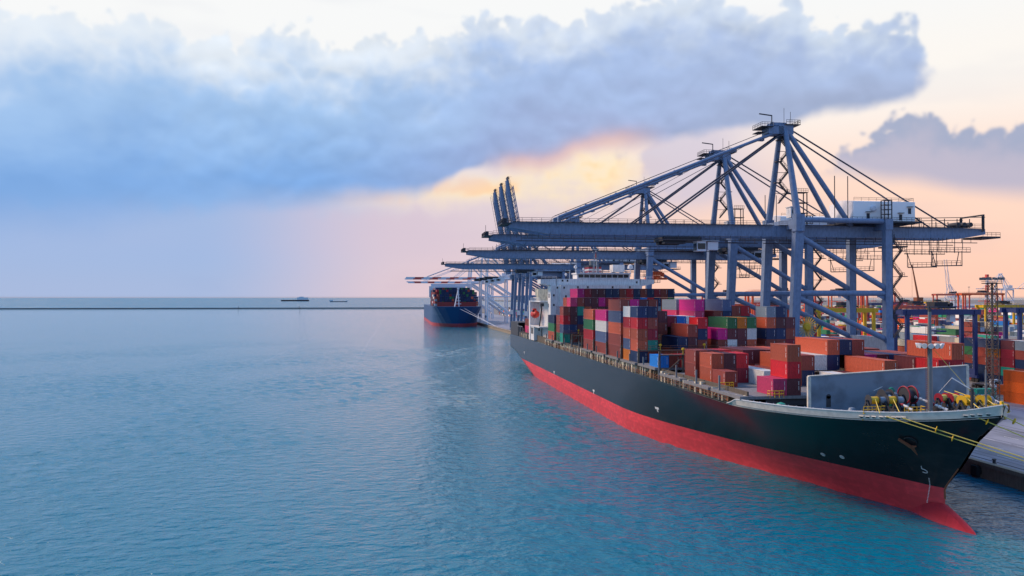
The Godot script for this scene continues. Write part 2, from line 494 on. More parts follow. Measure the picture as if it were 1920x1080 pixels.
func make_ground():
	var w := MB.new()
	for q in [[-26000, -300, -300, 2440], [-300, 110, -300, 30], [-300, 110, 700, 2440], [110, 4000, -300, 2440]]:
		w.quad(V(q[0], 0, q[2]), V(q[1], 0, q[2]), V(q[1], 0, q[3]), V(q[0], 0, q[3]), Vector3.UP)
	var sea := struct("sea", w, mats.water, "teal and blue harbour water with small ripples")
	part(sea, "rippled_water", swell(-300, 110, 30, 700), mats.water)
	w = MB.new()
	w.quad(V(-70000, 0.0, 2440), V(30000, 0.0, 2440), V(30000, 0.0, 80000), V(-70000, 0.0, 80000), Vector3.UP)
	struct("open_sea", w, mats.open_water, "open water beyond the low breakwater, roughened by wind")
	# the breakwater far out
	var b := MB.new()
	rng.seed = 31
	for i in 130:
		var l0 := -2600.0 + i * 23.0
		var hh := rng.randf_range(0.45, 0.8)
		b.beam(V(l0, 0.1, 2436 + rng.randf_range(-2, 2)), V(l0 + 24.0, 0.1, 2436), hh * 2.0, 5.0)
	var bw := part(self, numbered("breakwater"), b, mats.stone)
	tag(bw, "thin dark stone breakwater lying across the water below the horizon", "breakwater")
	# quay: deck slab, cope, face
	var ts := [-60.0, 420.0, 900.0, 1500.0]
	var g := MB.new(); var f := MB.new(); var cope := MB.new(); var yd := MB.new()
	for i in 3:
		var a: float = ts[i]; var c: float = ts[i + 1]
		var ea := quay_edge(a); var ec := quay_edge(c)
		g.quad(V(ea + 1.2, QUAY_H, a), V(172, QUAY_H, a), V(172, QUAY_H, c), V(ec + 1.2, QUAY_H, c), Vector3.UP)
		f.face(V(ea + 0.35, QUAY_H - 0.3, a), V(ea + 0.35, -3, a), V(ec + 0.35, -3, c), V(ec + 0.35, QUAY_H - 0.3, c), Vector3.LEFT)
		cope.face(V(ea, QUAY_H - 0.5, a), V(ea, QUAY_H + 0.18, a), V(ec, QUAY_H + 0.18, c), V(ec, QUAY_H - 0.5, c), Vector3.LEFT)
		cope.face(V(ea, QUAY_H + 0.18, a), V(ea + 1.2, QUAY_H + 0.18, a), V(ec + 1.2, QUAY_H + 0.18, c), V(ec, QUAY_H + 0.18, c), Vector3.UP)
		cope.face(V(ea + 1.2, QUAY_H + 0.18, a), V(ea + 1.2, QUAY_H, a), V(ec + 1.2, QUAY_H, c), V(ec + 1.2, QUAY_H + 0.18, c), Vector3.RIGHT)
		cope.face(V(ea, QUAY_H - 0.5, a), V(ea + 0.35, QUAY_H - 0.5, a), V(ec + 0.35, QUAY_H - 0.5, c), V(ec, QUAY_H - 0.5, c), Vector3.DOWN)
	struct("quay_apron", g, mats.asphalt, "worn blue grey asphalt apron along the quay")
	struct("quay_face", f, mats.concrete, "stained brown concrete face of the quay above the water")
	var cp := struct("quay_kerb", cope, mats.concrete, "raised concrete kerb along the quay edge")
	yd.quad(V(172, QUAY_H - 0.004, -60), V(9000, QUAY_H - 0.004, -60), V(9000, QUAY_H - 0.004, 2300), V(172, QUAY_H - 0.004, 2300), Vector3.UP)
	yd.quad(V(900, QUAY_H - 0.004, 2300), V(9000, QUAY_H - 0.004, 2300), V(9000, QUAY_H - 0.004, 9000), V(900, QUAY_H - 0.004, 9000), Vector3.UP)
	yd.face(V(172, QUAY_H, 1500), V(172, -2, 1500), V(172, -2, 2300), V(172, QUAY_H, 2300), Vector3.LEFT)
	yd.face(V(92, QUAY_H, 1500), V(92, -2, 1500), V(172, -2, 1500), V(172, QUAY_H, 1500), Vector3(0, 0, -1))
	struct("yard_ground", yd, mats.yard, "grey paved ground of the container yard")
	# crane rails and painted lane lines on the apron
	var r := MB.new(); var ln := MB.new()
	for x in [107.0, 136.0]:
		for i in 2:
			var a: float = ts[i]; var c: float = ts[i + 1]
			var oa: float = quay_edge(a) + x - 103.9; var oc: float = quay_edge(c) + x - 103.9
			r.beam(V(oa, QUAY_H + 0.03, a), V(oc, QUAY_H + 0.03, c), 0.14, 0.06)
	for x in [112.0, 117.5, 123.0, 128.5]:
		for k in 34:
			ln.quad(V(x, QUAY_H + 0.004, 60 + k * 9), V(x + 0.15, QUAY_H + 0.004, 60 + k * 9), V(x + 0.15, QUAY_H + 0.004, 64 + k * 9), V(x, QUAY_H + 0.004, 64 + k * 9), Vector3.UP)
	var rl := part(cp, "crane_rail", r, mats.rail_steel)
	part(cp, "lane_line", ln, mats.white)
	rng.seed = 41
	for k in 26:
		var tm := MB.new()
		var l := rng.randf_range(109.0, 168.0); var t := rng.randf_range(88.0, 210.0); var ln2 := rng.randf_range(12.0, 60.0); var dl := rng.randf_range(-2.5, 2.5)
		for e in [0.0, 1.9]:
			var pv := V(l + e, QUAY_H + 0.006 + k * 0.0004, t)
			for j in 6:
				var u := (j + 1) / 6.0
				var nx := V(l + e + dl * u * u, QUAY_H + 0.006 + k * 0.0004, t + ln2 * u)
				tm.quad(pv, pv + Vector3(0.35, 0, 0), nx + Vector3(0.35, 0, 0), nx, Vector3.UP)
				pv = nx
		part(cp, "tyre_mark", tm, mats.tyre_black)
	# rubber fenders and bollards
	for k in 9:
		var t := 92.0 + k * 13.0
		var q := quay_edge(t)
		var fb := MB.new()
		fb.box(Vector3.ZERO, Vector3(0.7, 1.9, 1.5)); fb.tube(Vector3(0.2, 0, 0), Vector3(0.9, 0, 0), 0.8, 10)
		var fo := part(self, numbered("fender"), fb, mats.rubber, V(q - 0.35, 1.2, t))
		tag(fo, "black rubber fender on the quay face, %s one from the near end" % ordinal(k), "fender", "quay fenders")
	for k in 7:
		var t: float = [68.0, 80.0, 101.0, 115.0, 129.0, 143.0, 157.0][k]
		var bo := MB.new()
		bo.lathe(Vector3.ZERO, Vector3.UP, [[0, 0.42], [0.1, 0.4], [0.14, 0.26], [0.55, 0.24], [0.7, 0.38], [0.86, 0.34], [0.9, 0.0]], 14)
		var o := part(self, numbered("bollard"), bo, mats.dark_steel, V(quay_edge(t) + 1.8, QUAY_H, t))
		tag(o, "cast iron mooring bollard by the quay edge, %s one from the near end" % ordinal(k), "bollard", "quay bollards")

# ---------- the moored container ship ----------
func stem_t(h: float) -> float:
	return interp(h, [-2.0, 0.0, 2.4, 4.9, 7.4, 9.0, 13.4, 16.87, 18.0], [107.0, 106.0, 105.4, 105.5, 103.4, 102.0, 98.8, 94.18, 93.2])

func deck_h(t: float) -> float:
	return 14.5 + 2.37 * pow(clampf((130.0 - t) / 35.0, 0, 1.02), 4.0)

func half_beam(t: float, h: float) -> float:
	var s := t - stem_t(h)
	var bw := 22.5 * sin(PI / 2 * pow(clampf(s / 92.0, 0, 1), 1.25))
	var top := deck_h(t)
	var sd := t - 94.18 - (stem_t(h) - stem_t(top))
	var bd := 22.5 * (1.0 - pow(1.0 - clampf(sd / 34.76, 0, 1), 1.49))
	var r := lerpf(bw, bd, pow(clampf(h / top, 0, 1), 1.7)) * sqrt(clampf(s / 1.6, 0, 1))
	var tf := interp(h, [-2.0, 0.0, 2.3, 7.1, 8.2], [305.0, 318.0, 335.0, 371.0, 394.5])
	return r * sqrt(clampf(1.0 - pow(clampf(t - tf, 0, 50) / 50.0, 2.0), 0, 1))

func hull_point(u: float, v: float, h0: float, h1: float, side: float) -> Vector3:   # h1 < 0: up to the deck edge
	var top := deck_h(94.18) if h1 < 0.0 else h1
	var hs := lerpf(h0, top, v)
	var ts := stem_t(hs)
	var te: float = minf(394.5, interp(hs, [-2.0, 0.0, 2.3, 7.1, 8.2], [305.0, 318.0, 335.0, 371.0, 394.5]) + 49.9)
	var t := lerpf(ts, te, pow(u, 1.9)) if u < 1.0 else te
	var h := lerpf(h0, deck_h(t) if h1 < 0.0 else h1, v)
	return V(SHIP_MID + side * half_beam(maxf(t, ts + 0.001), h), h, t)

func hull_strip(h0: float, h1: float, nu: int, nv: int) -> MB:
	var m := MB.new()
	for side in [-1.0, 1.0]:
		var grid := []
		for j in nv + 1:
			var row := PackedVector3Array()
			for i in nu + 1: row.append(hull_point(float(i) / nu, float(j) / nv, h0, h1, side))
			grid.append(row)
		var nor := func(i: int, j: int) -> Vector3:
			var a: Vector3 = grid[j][mini(i + 1, nu)] - grid[j][maxi(i - 1, 0)]
			var b: Vector3 = grid[mini(j + 1, nv)][i] - grid[maxi(j - 1, 0)][i]
			var q := a.cross(b).normalized()
			return q if q.x * side > 0.0 or (absf(q.x) < 1e-3 and q.y < 0) else -q
		var nn := []
		for j in nv + 1:
			var row := PackedVector3Array()
			for i in nu + 1: row.append(nor.call(i, j))
			nn.append(row)
		for j in nv:
			for i in nu:
				m.tri(grid[j][i], grid[j][i + 1], grid[j + 1][i + 1], nn[j][i], nn[j][i + 1], nn[j + 1][i + 1])
				m.tri(grid[j][i], grid[j + 1][i + 1], grid[j + 1][i], nn[j][i], nn[j + 1][i + 1], nn[j + 1][i])
	return m

func hull_frame(t: float, h: float, out := 0.02) -> Transform3D:   # a frame on the port-hand plating: x along the ship, y up the plate, z outwards
	var p := V(SHIP_MID - half_beam(t, h), h, t)
	var a := V(SHIP_MID - half_beam(t - 0.5, h), h, t - 0.5) - V(SHIP_MID - half_beam(t + 0.5, h), h, t + 0.5)
	var b := V(SHIP_MID - half_beam(t, h + 0.3), h + 0.3, t) - V(SHIP_MID - half_beam(t, h - 0.3), h - 0.3, t)
	var z := a.cross(b).normalized()
	if z.x > 0: z = -z
	var x := a.normalized()
	return Transform3D(Basis(x, z.cross(x), z), p + z * out)

func make_ship():
	var s := thing("container_ship", "large black container ship with red boot topping moored along the quay", "ship")
	part(s, "hull", hull_strip(4.9, -1.0, 150, 14), mats.hull_black)
	part(s, "boot_topping", hull_strip(-2.0, 4.9, 150, 8), mats.hull_red)
	# bulb: a slim red nose under the stem
	var bl := MB.new()
	var prof := [[99.2, -0.1, 0.05], [99.6, -0.5, 0.8], [100.6, -1.2, 2.0], [102.0, -1.5, 2.9], [103.6, -1.5, 3.5], [105.4, -1.5, 4.1], [108.0, -1.5, 4.2], [112.0, -1.8, 3.6]]
	var rings := []
	for q in prof:
		var row := PackedVector3Array()
		for k in 17:
			var an := PI * k / 16.0
			row.append(V(SHIP_MID - cos(an) * q[2] * 0.34, q[1] + sin(an) * q[2], q[0]))
		rings.append(row)
	for i in prof.size() - 1:
		for k in 16:
			var c0 := V(SHIP_MID, prof[i][1], prof[i][0]); var c1 := V(SHIP_MID, prof[i + 1][1], prof[i + 1][0])
			var fwd := Vector3(0, 0, 0.55)
			var A: Vector3 = rings[i][k]; var B: Vector3 = rings[i][k + 1]; var C: Vector3 = rings[i + 1][k + 1]; var D: Vector3 = rings[i + 1][k]
			var nA := ((A - c0).normalized() + fwd).normalized(); var nB := ((B - c0).normalized() + fwd).normalized()
			var nC := ((C - c1).normalized() + fwd).normalized(); var nD := ((D - c1).normalized() + fwd).normalized()
			bl.tri(A, B, C, nA, nB, nC); bl.tri(A, C, D, nA, nC, nD)
	part(s, "bulbous_bow", bl, mats.hull_red)
	# transom
	var tr := MB.new()
	for j in 8:
		var h0 := lerpf(8.2, 14.5, j / 8.0); var h1 := lerpf(8.2, 14.5, (j + 1) / 8.0)
		tr.quad(V(SHIP_MID - 22.5, h0, 394.5), V(SHIP_MID + 22.5, h0, 394.5), V(SHIP_MID + 22.5, h1, 394.5), V(SHIP_MID - 22.5, h1, 394.5), Vector3(0, 0, -1))
	part(s, "transom", tr, mats.hull_black)
	# deck
	var dk := MB.new()
	var prev := 94.6
	for i in range(1, 60):
		var t := 94.6 + 299.9 * pow(i / 59.0, 1.7)
		var b0 := half_beam(prev, deck_h(prev)) - 0.05; var b1 := half_beam(t, deck_h(t)) - 0.05
		dk.face(V(SHIP_MID - b0, deck_h(prev) - 0.25, prev), V(SHIP_MID + b0, deck_h(prev) - 0.25, prev), V(SHIP_MID + b1, deck_h(t) - 0.25, t), V(SHIP_MID - b1, deck_h(t) - 0.25, t), Vector3.UP)
		prev = t
	part(s, "deck", dk, mats.deck)
	# bulwark round the bow: plate with thickness, cap rail, ribs inside
	var bu := MB.new(); var cap := MB.new()
	for side in [-1.0, 1.0]:
		var pts := []
		for i in 41:
			var t := 94.2 + 35.4 * pow(i / 40.0, 1.5)
			var hh := deck_h(t)
			var rise := (1.05 + 0.35 * (1.0 - sstep(94.0, 98.0, t))) * (1.0 - sstep(126.5, 129.5, t))
			var lean := 0.22 * (1.0 - sstep(96.0, 99.0, t)) 
			pts.append([SHIP_MID + side * (half_beam(t, hh)), SHIP_MID + side * (half_beam(t, hh) + 0.25), hh, hh + rise, t, t - lean])
		for i in 40:
			var a = pts[i]; var b = pts[i + 1]
			var o := Vector3(side, 0, 0.4)
			bu.face(V(a[0], a[2] - 0.9 * (1.0 if a[4] < 118 else 0.0), a[4]) if false else V(a[0], a[2], a[4]), V(b[0], b[2], b[4]), V(b[1], b[3], b[5]), V(a[1], a[3], a[5]), o)
			var ia: float = a[1] - side * 0.14; var ib: float = b[1] - side * 0.14
			bu.face(V(a[0] - side * 0.14, a[2] - 0.25, a[4] + 0.1), V(b[0] - side * 0.14, b[2] - 0.25, b[4] + 0.1), V(ib, b[3], b[5]), V(ia, a[3], a[5]), -o)
			cap.beam(V(a[1] - side * 0.07, a[3], a[5]), V(b[1] - side * 0.07, b[3], b[5]), 0.26, 0.1)
	var bp := part(s, "bulwark", bu, mats.bulwark)
	part(bp, "cap_rail", cap, mats.white)
	for side in [-1.0, 1.0]:
		for i in 26:
			var t := 95.6 + i * 1.2
			var hb := half_beam(t, deck_h(t))
			var rb := MB.new()
			rb.beam(V(SHIP_MID + side * (hb - 0.75), deck_h(t) - 0.25, t), V(SHIP_MID + side * (hb + 0.02), deck_h(t) + 1.15, t), 0.1, 0.3)
			part(bp, "rib", rb, mats.ship_grey)
	# fairlead openings in the bulwark
	for t in [107.6, 106.9, 106.2, 105.4, 104.8, 104.1, 103.6, 103.1, 97.3, 96.7, 96.1, 95.5]:
		var hh := deck_h(t) + 0.32
		var f := hull_frame(t, deck_h(t), 0.0)
		var o := MB.new(); var r := MB.new()
		var c := f.origin + Vector3.UP * 0.35 + f.basis.z * 0.09
		r.box(c, Vector3(0.62, 0.44, 0.16), f.basis); o.box(c + f.basis.z * 0.03, Vector3(0.42, 0.24, 0.16), f.basis)
		var fl := part(bp, "fairlead", r, mats.bulwark)
		part(fl, "opening", o, mats.dark_steel)
	# the wave-breaking wall across the forecastle
	var bk := MB.new()
	var A := V(64.2, 14.6, 117.5); var B := V(91.6, 14.6, 117.5)
	bk.face(A, B, V(91.6, 21.5, 117.5), V(64.2, 20.1, 117.5), Vector3(0, 0, 1))
	bk.face(A + Vector3(0, 0, -0.3), B + Vector3(0, 0, -0.3), V(91.6, 21.5, 117.8), V(64.2, 20.1, 117.8), Vector3(0, 0, -1))
	var bkp := part(s, "breakwater_wall", bk, mats.ship_grey)
	var ed := MB.new()
	ed.beam(V(64.1, 20.13, 117.65), V(91.7, 21.53, 117.65), 0.55, 0.14)
	ed.beam(V(64.2, 14.6, 117.65), V(64.2, 20.06, 117.65), 0.4, 0.5)
	ed.beam(V(91.6, 14.6, 117.65), V(91.6, 21.46, 117.65), 0.4, 0.5)
	part(bkp, "edge_strip", ed, mats.bulwark)
	var dr := MB.new()
	dr.box(V(67.4, 16.1, 117.47), Vector3(0.75, 1.7, 0.08)); dr.tube(V(67.4, 16.9, 117.51), V(67.4, 16.9, 117.43), 0.375, 16)
	part(bkp, "doorway", dr, mats.dark_steel)
	var br := MB.new()
	br.beam(V(75.0, 17.7, 117.3), V(76.1, 18.4, 116.7), 0.1, 0.1)
	part(bkp, "bracket", br, mats.white)
	for i in 9:
		var x := 66.0 + i * 3.0
		var sb := MB.new()
		sb.beam(V(x, 14.4, 120.6), V(x, 19.0, 117.95), 0.16, 0.4)
		part(bkp, "brace", sb, mats.ship_grey)
	# foremast
	var fm := MB.new()
	fm.tube(V(78.5, 15.0, 108.6), V(78.5, 25.2, 108.6), 0.38, 16, 0.34); fm.tube(V(78.5, 25.2, 108.6), V(78.5, 30.4, 108.6), 0.27, 16, 0.24)
	var mast := part(s, "foremast", fm, mats.steel)
	var pl := MB.new()
	pl.lathe(V(78.5, 25.0, 108.6), Vector3.UP, [[0, 0.4], [0.0, 1.5], [0.16, 1.6], [0.22, 1.5], [0.22, 0.4]], 20)
	pl.ring(V(78.5, 25.75, 108.6), Vector3.UP, 1.5, 0.035, 18)
	part(mast, "platform", pl, mats.rust)
	for k in 9:
		var an := -0.4 + k * 0.5
		var d := Vector3(cos(an), 0, sin(an))
		var lp := MB.new()
		lp.lathe(V(78.5, 25.5, 108.6) + d * 1.35, d + Vector3(0, -0.35, 0), [[0, 0.0], [0.0, 0.22], [0.45, 0.42], [0.5, 0.4], [0.5, 0.0]], 10)
		part(mast, "floodlight", lp, mats.white)
	var la := MB.new()
	la.box(V(78.5, 30.6, 108.6), Vector3(0.35, 0.6, 0.35)); la.tube(V(78.5, 30.8, 108.6), V(78.5, 31.7, 108.6), 0.06, 6)
	la.box(V(78.3, 31.1, 108.4), Vector3(0.5, 0.08, 0.5))
	part(mast, "mast_light", la, mats.dark_steel)
	var ld := MB.new()
	for q in [-0.2, 0.2]: ld.tube(V(78.0, 15.8, 108.6 + q), V(78.0, 28.5, 108.6 + q), 0.03, 4)
	for k in 42: ld.tube(V(78.0, 16 + k * 0.3, 108.4), V(78.0, 16 + k * 0.3, 108.8), 0.02, 4)
	part(mast, "ladder", ld, mats.rust)
	var stay := MB.new()
	stay.tube(V(78.8, 25.0, 108.4), V(83.0, 16.8, 103.0), 0.035, 5)
	part(mast, "stay_wire", stay, mats.rope)
	# jackstaff and small derrick
	var js := MB.new()
	js.tube(V(79.6, 16.2, 98.6), V(79.6, 22.6, 98.6), 0.16, 10, 0.1)
	js.box(V(79.6, 19.2, 98.6), Vector3(0.9, 0.08, 0.25)); js.box(V(79.6, 20.6, 98.6), Vector3(0.3, 0.12, 0.3))
	part(s, "jackstaff", js, mats.steel)
	var dv := MB.new()
	dv.tube(V(80.6, 15.8, 102.5), V(80.6, 19.6, 102.5), 0.24, 10)
	part(s, "derrick_post", dv, mats.dark_steel)
	dv = MB.new()
	dv.tube(V(80.6, 19.4, 102.5), V(78.6, 21.0, 104.0), 0.09, 6); dv.tube(V(78.6, 21.0, 104.0), V(77.6, 18.8, 105.4), 0.03, 4)
	part(s, "derrick_boom", dv, mats.white)
	make_winches(s)
	make_deck_gear(s)
	make_house(s)
	make_hull_marks(s)

func inboard(l: float, t: float, clear: float) -> float:   # keeps deck gear inside the bulwark
	var b := maxf(half_beam(t, deck_h(t)) - clear, 0.0)
	return clampf(l, SHIP_MID - b, SHIP_MID + b)

func make_winches(s: Node3D):
	# [centre l, t, yaw, drum radius, rope?, flange material, number of drums]
	for q in [[69.3, 108.6, 0.0, 0.85, "yellow"], [71.9, 108.3, 0.0, 0.85, "yellow"], [81.2, 104.8, 0.35, 0.8, "yellow"], [83.9, 104.4, 0.35, 0.8, "yellow"], [82.2, 111.0, 0.25, 0.78, "coil"], [83.8, 110.7, 0.25, 0.78, "coil"], [73.9, 112.5, 0.1, 1.1, "windlass"], [77.0, 111.6, 0.1, 1.3, "gypsy"]]:
		q[0] = inboard(q[0], q[1], 1.6)
		var at := V(q[0], 0, q[1])
		var hb := deck_h(q[1]) - 0.25
		var ped := 1.4
		var r: float = q[3]
		var ax := Vector3(cos(q[2]), 0, -sin(q[2]))
		var o := at + Vector3.UP * (hb + r + 0.55 + ped)
		var w := Node3D.new()
		w.name = "mooring_winch"
		s.add_child(w, true)
		var base := MB.new()
		for e in [-0.95, 0.95]:
			base.beam(o + ax * e + Vector3(0, -r - 0.55, 0.8), o + ax * e, 0.14, 0.4, 0.14, 0.3)
			base.beam(o + ax * e + Vector3(0, -r - 0.55, -0.8), o + ax * e, 0.14, 0.4, 0.14, 0.3)
			base.box(o + ax * e + Vector3(0, -r - 0.55 - ped * 0.5, 0), Vector3(0.5, ped, 2.2))
		base.tube(o - ax * 1.2, o + ax * 1.2, 0.12, 8)
		part(w, "stand", base, mats.dark_steel)
		for e in [-0.75, 0.69]:
			var fl := MB.new()
			fl.lathe(o + ax * e, ax, [[0, 0], [0, r], [0.06, r], [0.06, 0]], 24)
			var fp := part(w, "flange", fl, mats.safety_yellow if (q[4] == "yellow" and q[0] > 75) else (mats.crimson if q[4] == "coil" else mats.dark_steel))
			if q[4] == "gypsy":
				var rg := MB.new()
				rg.ring(o + ax * (e + 0.03), ax, r, 0.12, 28)
				part(fp, "rim", rg, mats.crimson)
		var dm := MB.new()
		dm.lathe(o - ax * 0.68, ax, [[0, 0], [0, r * 0.66], [1.34, r * 0.66], [1.34, 0]], 20)
		part(w, "rope_drum", dm, mats.safety_yellow if q[4] == "yellow" else (mats.rope if q[4] == "coil" else mats.dark_steel))
		var mo := MB.new()
		mo.lathe(o + ax * 0.95, ax, [[0, 0], [0, 0.5], [0.9, 0.5], [1.0, 0.4], [1.0, 0]], 14)
		part(w, "motor", mo, mats.ship_grey)
	# anchor chains in red and white links running to the hawse pipes
	for q in [[74.0, 112.0, 75.2, 108.0], [77.5, 111.2, 80.2, 107.0]]:
		var a := V(q[0], deck_h(q[1]) + 2.9, q[1]); var b := V(q[2], deck_h(q[3]) + 1.0, q[3])
		var ch := Node3D.new()
		ch.name = "anchor_chain"
		s.add_child(ch, true)
		for k in 11:
			var c := a.lerp(b, (k + 0.5) / 11.0)
			var lk := MB.new()
			var d := (b - a).normalized()
			lk.tube(c - d * 0.2, c + d * 0.2, 0.24 if k % 2 == 0 else 0.17, 6)
			part(ch, "chain_link", lk, mats.crimson if k in [5, 6, 11] else mats.white)
	var tk := MB.new()
	tk.tube(V(75.6, 15.4, 113.6), V(75.6, 18.3, 113.6), 0.5, 14); tk.tube(V(75.6, 18.3, 113.6), V(75.6, 18.6, 113.6), 0.5, 14, 0.25)
	part(s, "vent_pipe", tk, mats.teal)

func make_deck_gear(s: Node3D):
	# yellow platforms and hand rails on the forecastle
	for q in [[66.6, 107.6, 1.7], [72.6, 104.2, 1.6], [83.2, 101.2, 1.9], [82.8, 98.8, 1.6], [85.6, 106.4, 1.8], [81.2, 97.4, 1.0]]:
		var h := deck_h(q[1]) - 0.25
		q[0] = inboard(q[0], q[1], 1.0 if q.size() < 3 or q[2] < 1.0 else q[2])
		var g := MB.new()
		var c := V(q[0], h, q[1]); var w: float = q[2]
		g.rail([c + Vector3(-w, 1.1, 0.5), c + Vector3(w, 1.1, 0.5), c + Vector3(w, 1.1, -0.5)], 0.95, 0.7, 0.045)
		g.box(c + Vector3(0, 1.05, 0), Vector3(2 * w, 0.08, 1.1))
		for e in [-1, 1]: g.beam(c + Vector3(e * w * 0.9, 0, 0), c + Vector3(e * w * 0.9, 1.05, 0), 0.1, 0.1)
		part(s, "step_platform", g, mats.safety_yellow)
	# bollard pairs, vents and lockers
	for q in [[68.0, 105.0], [70.6, 103.0], [75.0, 99.6], [78.0, 98.2], [84.4, 102.4], [87.2, 107.8], [66.2, 111.0], [89.0, 112.0], [80.4, 97.2], [82.6, 100.0]]:
		var h := deck_h(q[1]) - 0.25
		q[0] = inboard(q[0], q[1], 1.0 if q.size() < 3 or q[2] < 1.0 else q[2])
		var m := MB.new()
		for e in [-0.35, 0.35]:
			m.lathe(V(q[0] + e, h, q[1]), Vector3.UP, [[0, 0.2], [0.62, 0.2], [0.66, 0.26], [0.74, 0.24], [0.76, 0]], 12)
		m.box(V(q[0], h + 0.05, q[1]), Vector3(1.3, 0.1, 0.6))
		part(s, "deck_bollard", m, mats.steel)
	for q in [[77.6, 104.4, 0.55], [86.6, 103.4, 0.7], [79.6, 99.2, 0.45], [69.0, 113.6, 0.6], [88.4, 110.0, 0.5]]:
		var h := deck_h(q[1]) - 0.25
		q[0] = inboard(q[0], q[1], 1.0 if q.size() < 3 or q[2] < 1.0 else q[2])
		var m := MB.new()
		m.lathe(V(q[0], h, q[1]), Vector3.UP, [[0, q[2]], [0.9, q[2]], [1.25, q[2] * 0.7], [1.35, 0]], 14)
		part(s, "mushroom_vent", m, mats.ship_grey)
	var lk := MB.new()
	lk.box(V(81.8, 16.9, 99.3), Vector3(1.6, 1.2, 1.0))
	part(s, "locker", lk, mats.ship_grey)
	lk = MB.new()
	lk.lathe(V(60.4, 14.6, 119.4), Vector3.UP, [[0, 0.9], [0.6, 0.95], [1.1, 0.6], [1.3, 0]], 14)
	part(s, "covered_drum", lk, mats.teal)
	# flag of yellow light on the stem head
	var yl := MB.new()
	yl.box(V(78.5, 18.5, 94.4), Vector3(0.35, 0.8, 0.35))
	part(s, "stem_light", yl, mats.safety_yellow)
	# stanchions along the ship's side with a dark coaming behind
	var co := MB.new()
	co.box(V(SHIP_MID - 20.6, 15.6, 257), Vector3(0.3, 2.4, 262)); co.box(V(SHIP_MID + 20.6, 15.6, 257), Vector3(0.3, 2.4, 262))
	part(s, "hatch_coaming", co, mats.coaming)
	var sm := []
	for k in 5:
		var m := MB.new()
		var hh: float = [2.0, 1.7, 2.2, 1.3, 1.9][k]; var ww: float = [0.55, 0.3, 0.9, 0.4, 0.26][k]
		m.box(Vector3(0, hh / 2, 0), Vector3(0.24, hh, ww))
		m.beam(Vector3(0.12, hh - 0.12, 0), Vector3(1.6, hh - 0.12, 0), 0.18, 0.22)
		m.beam(Vector3(0.14, 0.1, 0), Vector3(1.3, hh - 0.2, 0), 0.14, 0.18)
		m.box(Vector3(0.9, 0.8, 0.9), Vector3(0.3, 1.6, 0.8))
		sm.append(m.mesh())
	rng.seed = 5
	for k in 120:
		var t := 128.8 + k * 2.2
		if t > 304 and t < 340: continue
		var sp := part(s, "stanchion", sm[rng.randi() % 5], mats.cream if rng.randf() < 0.82 else mats.stained, V(SHIP_MID - 22.1 + rng.randf_range(0.0, 0.5), 14.4, t + rng.randf_range(-0.5, 0.5)))
		if k % 5 == 2:
			var lg := MB.new()
			lg.box(Vector3.ZERO, Vector3(0.3, 4.6, 0.28))
			part(s, "cell_post", lg, mats.steel, V(SHIP_MID - 22.0, 16.4, t + 1.4))
		if k % 3 == 1:
			var bx := MB.new()
			bx.box(Vector3.ZERO, Vector3(0.5, 0.9, 0.7))
			part(s, "deck_locker", bx, [mats.white, mats.rust, mats.ship_grey, mats.dark_steel][rng.randi() % 4], V(SHIP_MID - 21.4, 15.0, t + 1.2))
	var rl := MB.new()
	rl.rail([V(SHIP_MID - 22.35, 14.5, 130), V(SHIP_MID - 22.35, 14.5, 303)], 1.0, 1.6, 0.035)
	part(s, "side_rail", rl, mats.rust)
	# hatch covers, one row of three to each bay
	for b in bays():
		var base: float = b[2]
		if b[0] in ["stern"]: continue
		for k in 3:
			var hc := MB.new()
			hc.box(V(ROW0 + 6.5 + k * 14.4 - 0.2, base - 0.28, b[1] + 6.2), Vector3(14.2, 0.5, 12.6))
			part(s, "hatch_cover", hc, mats.hatch)
	# lashing bridges between bays
	for t in [168.3, 183.6, 198.3, 212.8, 227.4, 242.2, 256.6, 270.2, 285.6]:
		var lb := Node3D.new()
		lb.name = "lashing_bridge"
		s.add_child(lb, true)
		var fr := MB.new()
		for k in 9:
			var x := ROW0 - 0.2 + k * 5.35
			fr.beam(V(x, 14.4, t), V(x, 20.4, t), 0.35, 0.4)
			if k < 8:
				fr.beam(V(x, 14.8, t), V(x + 5.3, 19.4, t), 0.22, 0.2)
		fr.box(V(SHIP_MID, 19.9, t), Vector3(43.4, 0.22, 1.0))
		part(lb, "bridge_frame", fr, mats.coaming)
		var rr := MB.new()
		rr.rail([V(ROW0, 20.0, t - 0.5), V(ROW0 + 43, 20.0, t - 0.5)], 1.0, 2.6, 0.04)
		part(lb, "hand_rail", rr, mats.rust)
		for k in 2:
			var lm := MB.new()
			lm.tube(V(ROW0 + 5 + k * 11.0, 20, t - 0.5), V(ROW0 + 5 + k * 11.0, 20.9, t - 0.5), 0.09, 6)
			lm.lathe(V(ROW0 + 5 + k * 11.0, 20.9, t - 0.5), Vector3.UP, [[0, 0.1], [0.1, 0.32], [0.5, 0.32], [0.6, 0.0]], 10)
			part(lb, "work_lamp", lm, mats.safety_yellow)
	# the deck house corner seen by the bow bays: platforms in yellow
	for q in [[61.2, 125.0, 15.9], [58.4, 138.6, 15.9]]:
		var g := MB.new()
		var c := V(q[0], q[2], q[1])
		g.rail([c + Vector3(0, 0, 0.3), c + Vector3(2.4, 0, 0.3), c + Vector3(2.4, 0, -0.6)], 1.1, 0.8, 0.06)
		g.rail([c + Vector3(0, 0, -0.6), c + Vector3(0, 0, 0.3)], 1.1, 0.8, 0.06)
		part(s, "lashing_platform", g, mats.safety_yellow)
	var wl := MB.new()
	wl.box(V(66.0, 15.1, 126.0), Vector3(10.0, 1.3, 0.3)); wl.box(V(59.4, 15.2, 138.8), Vector3(3.2, 1.5, 0.3))
	part(s, "coaming_wall", wl, mats.dark_steel)
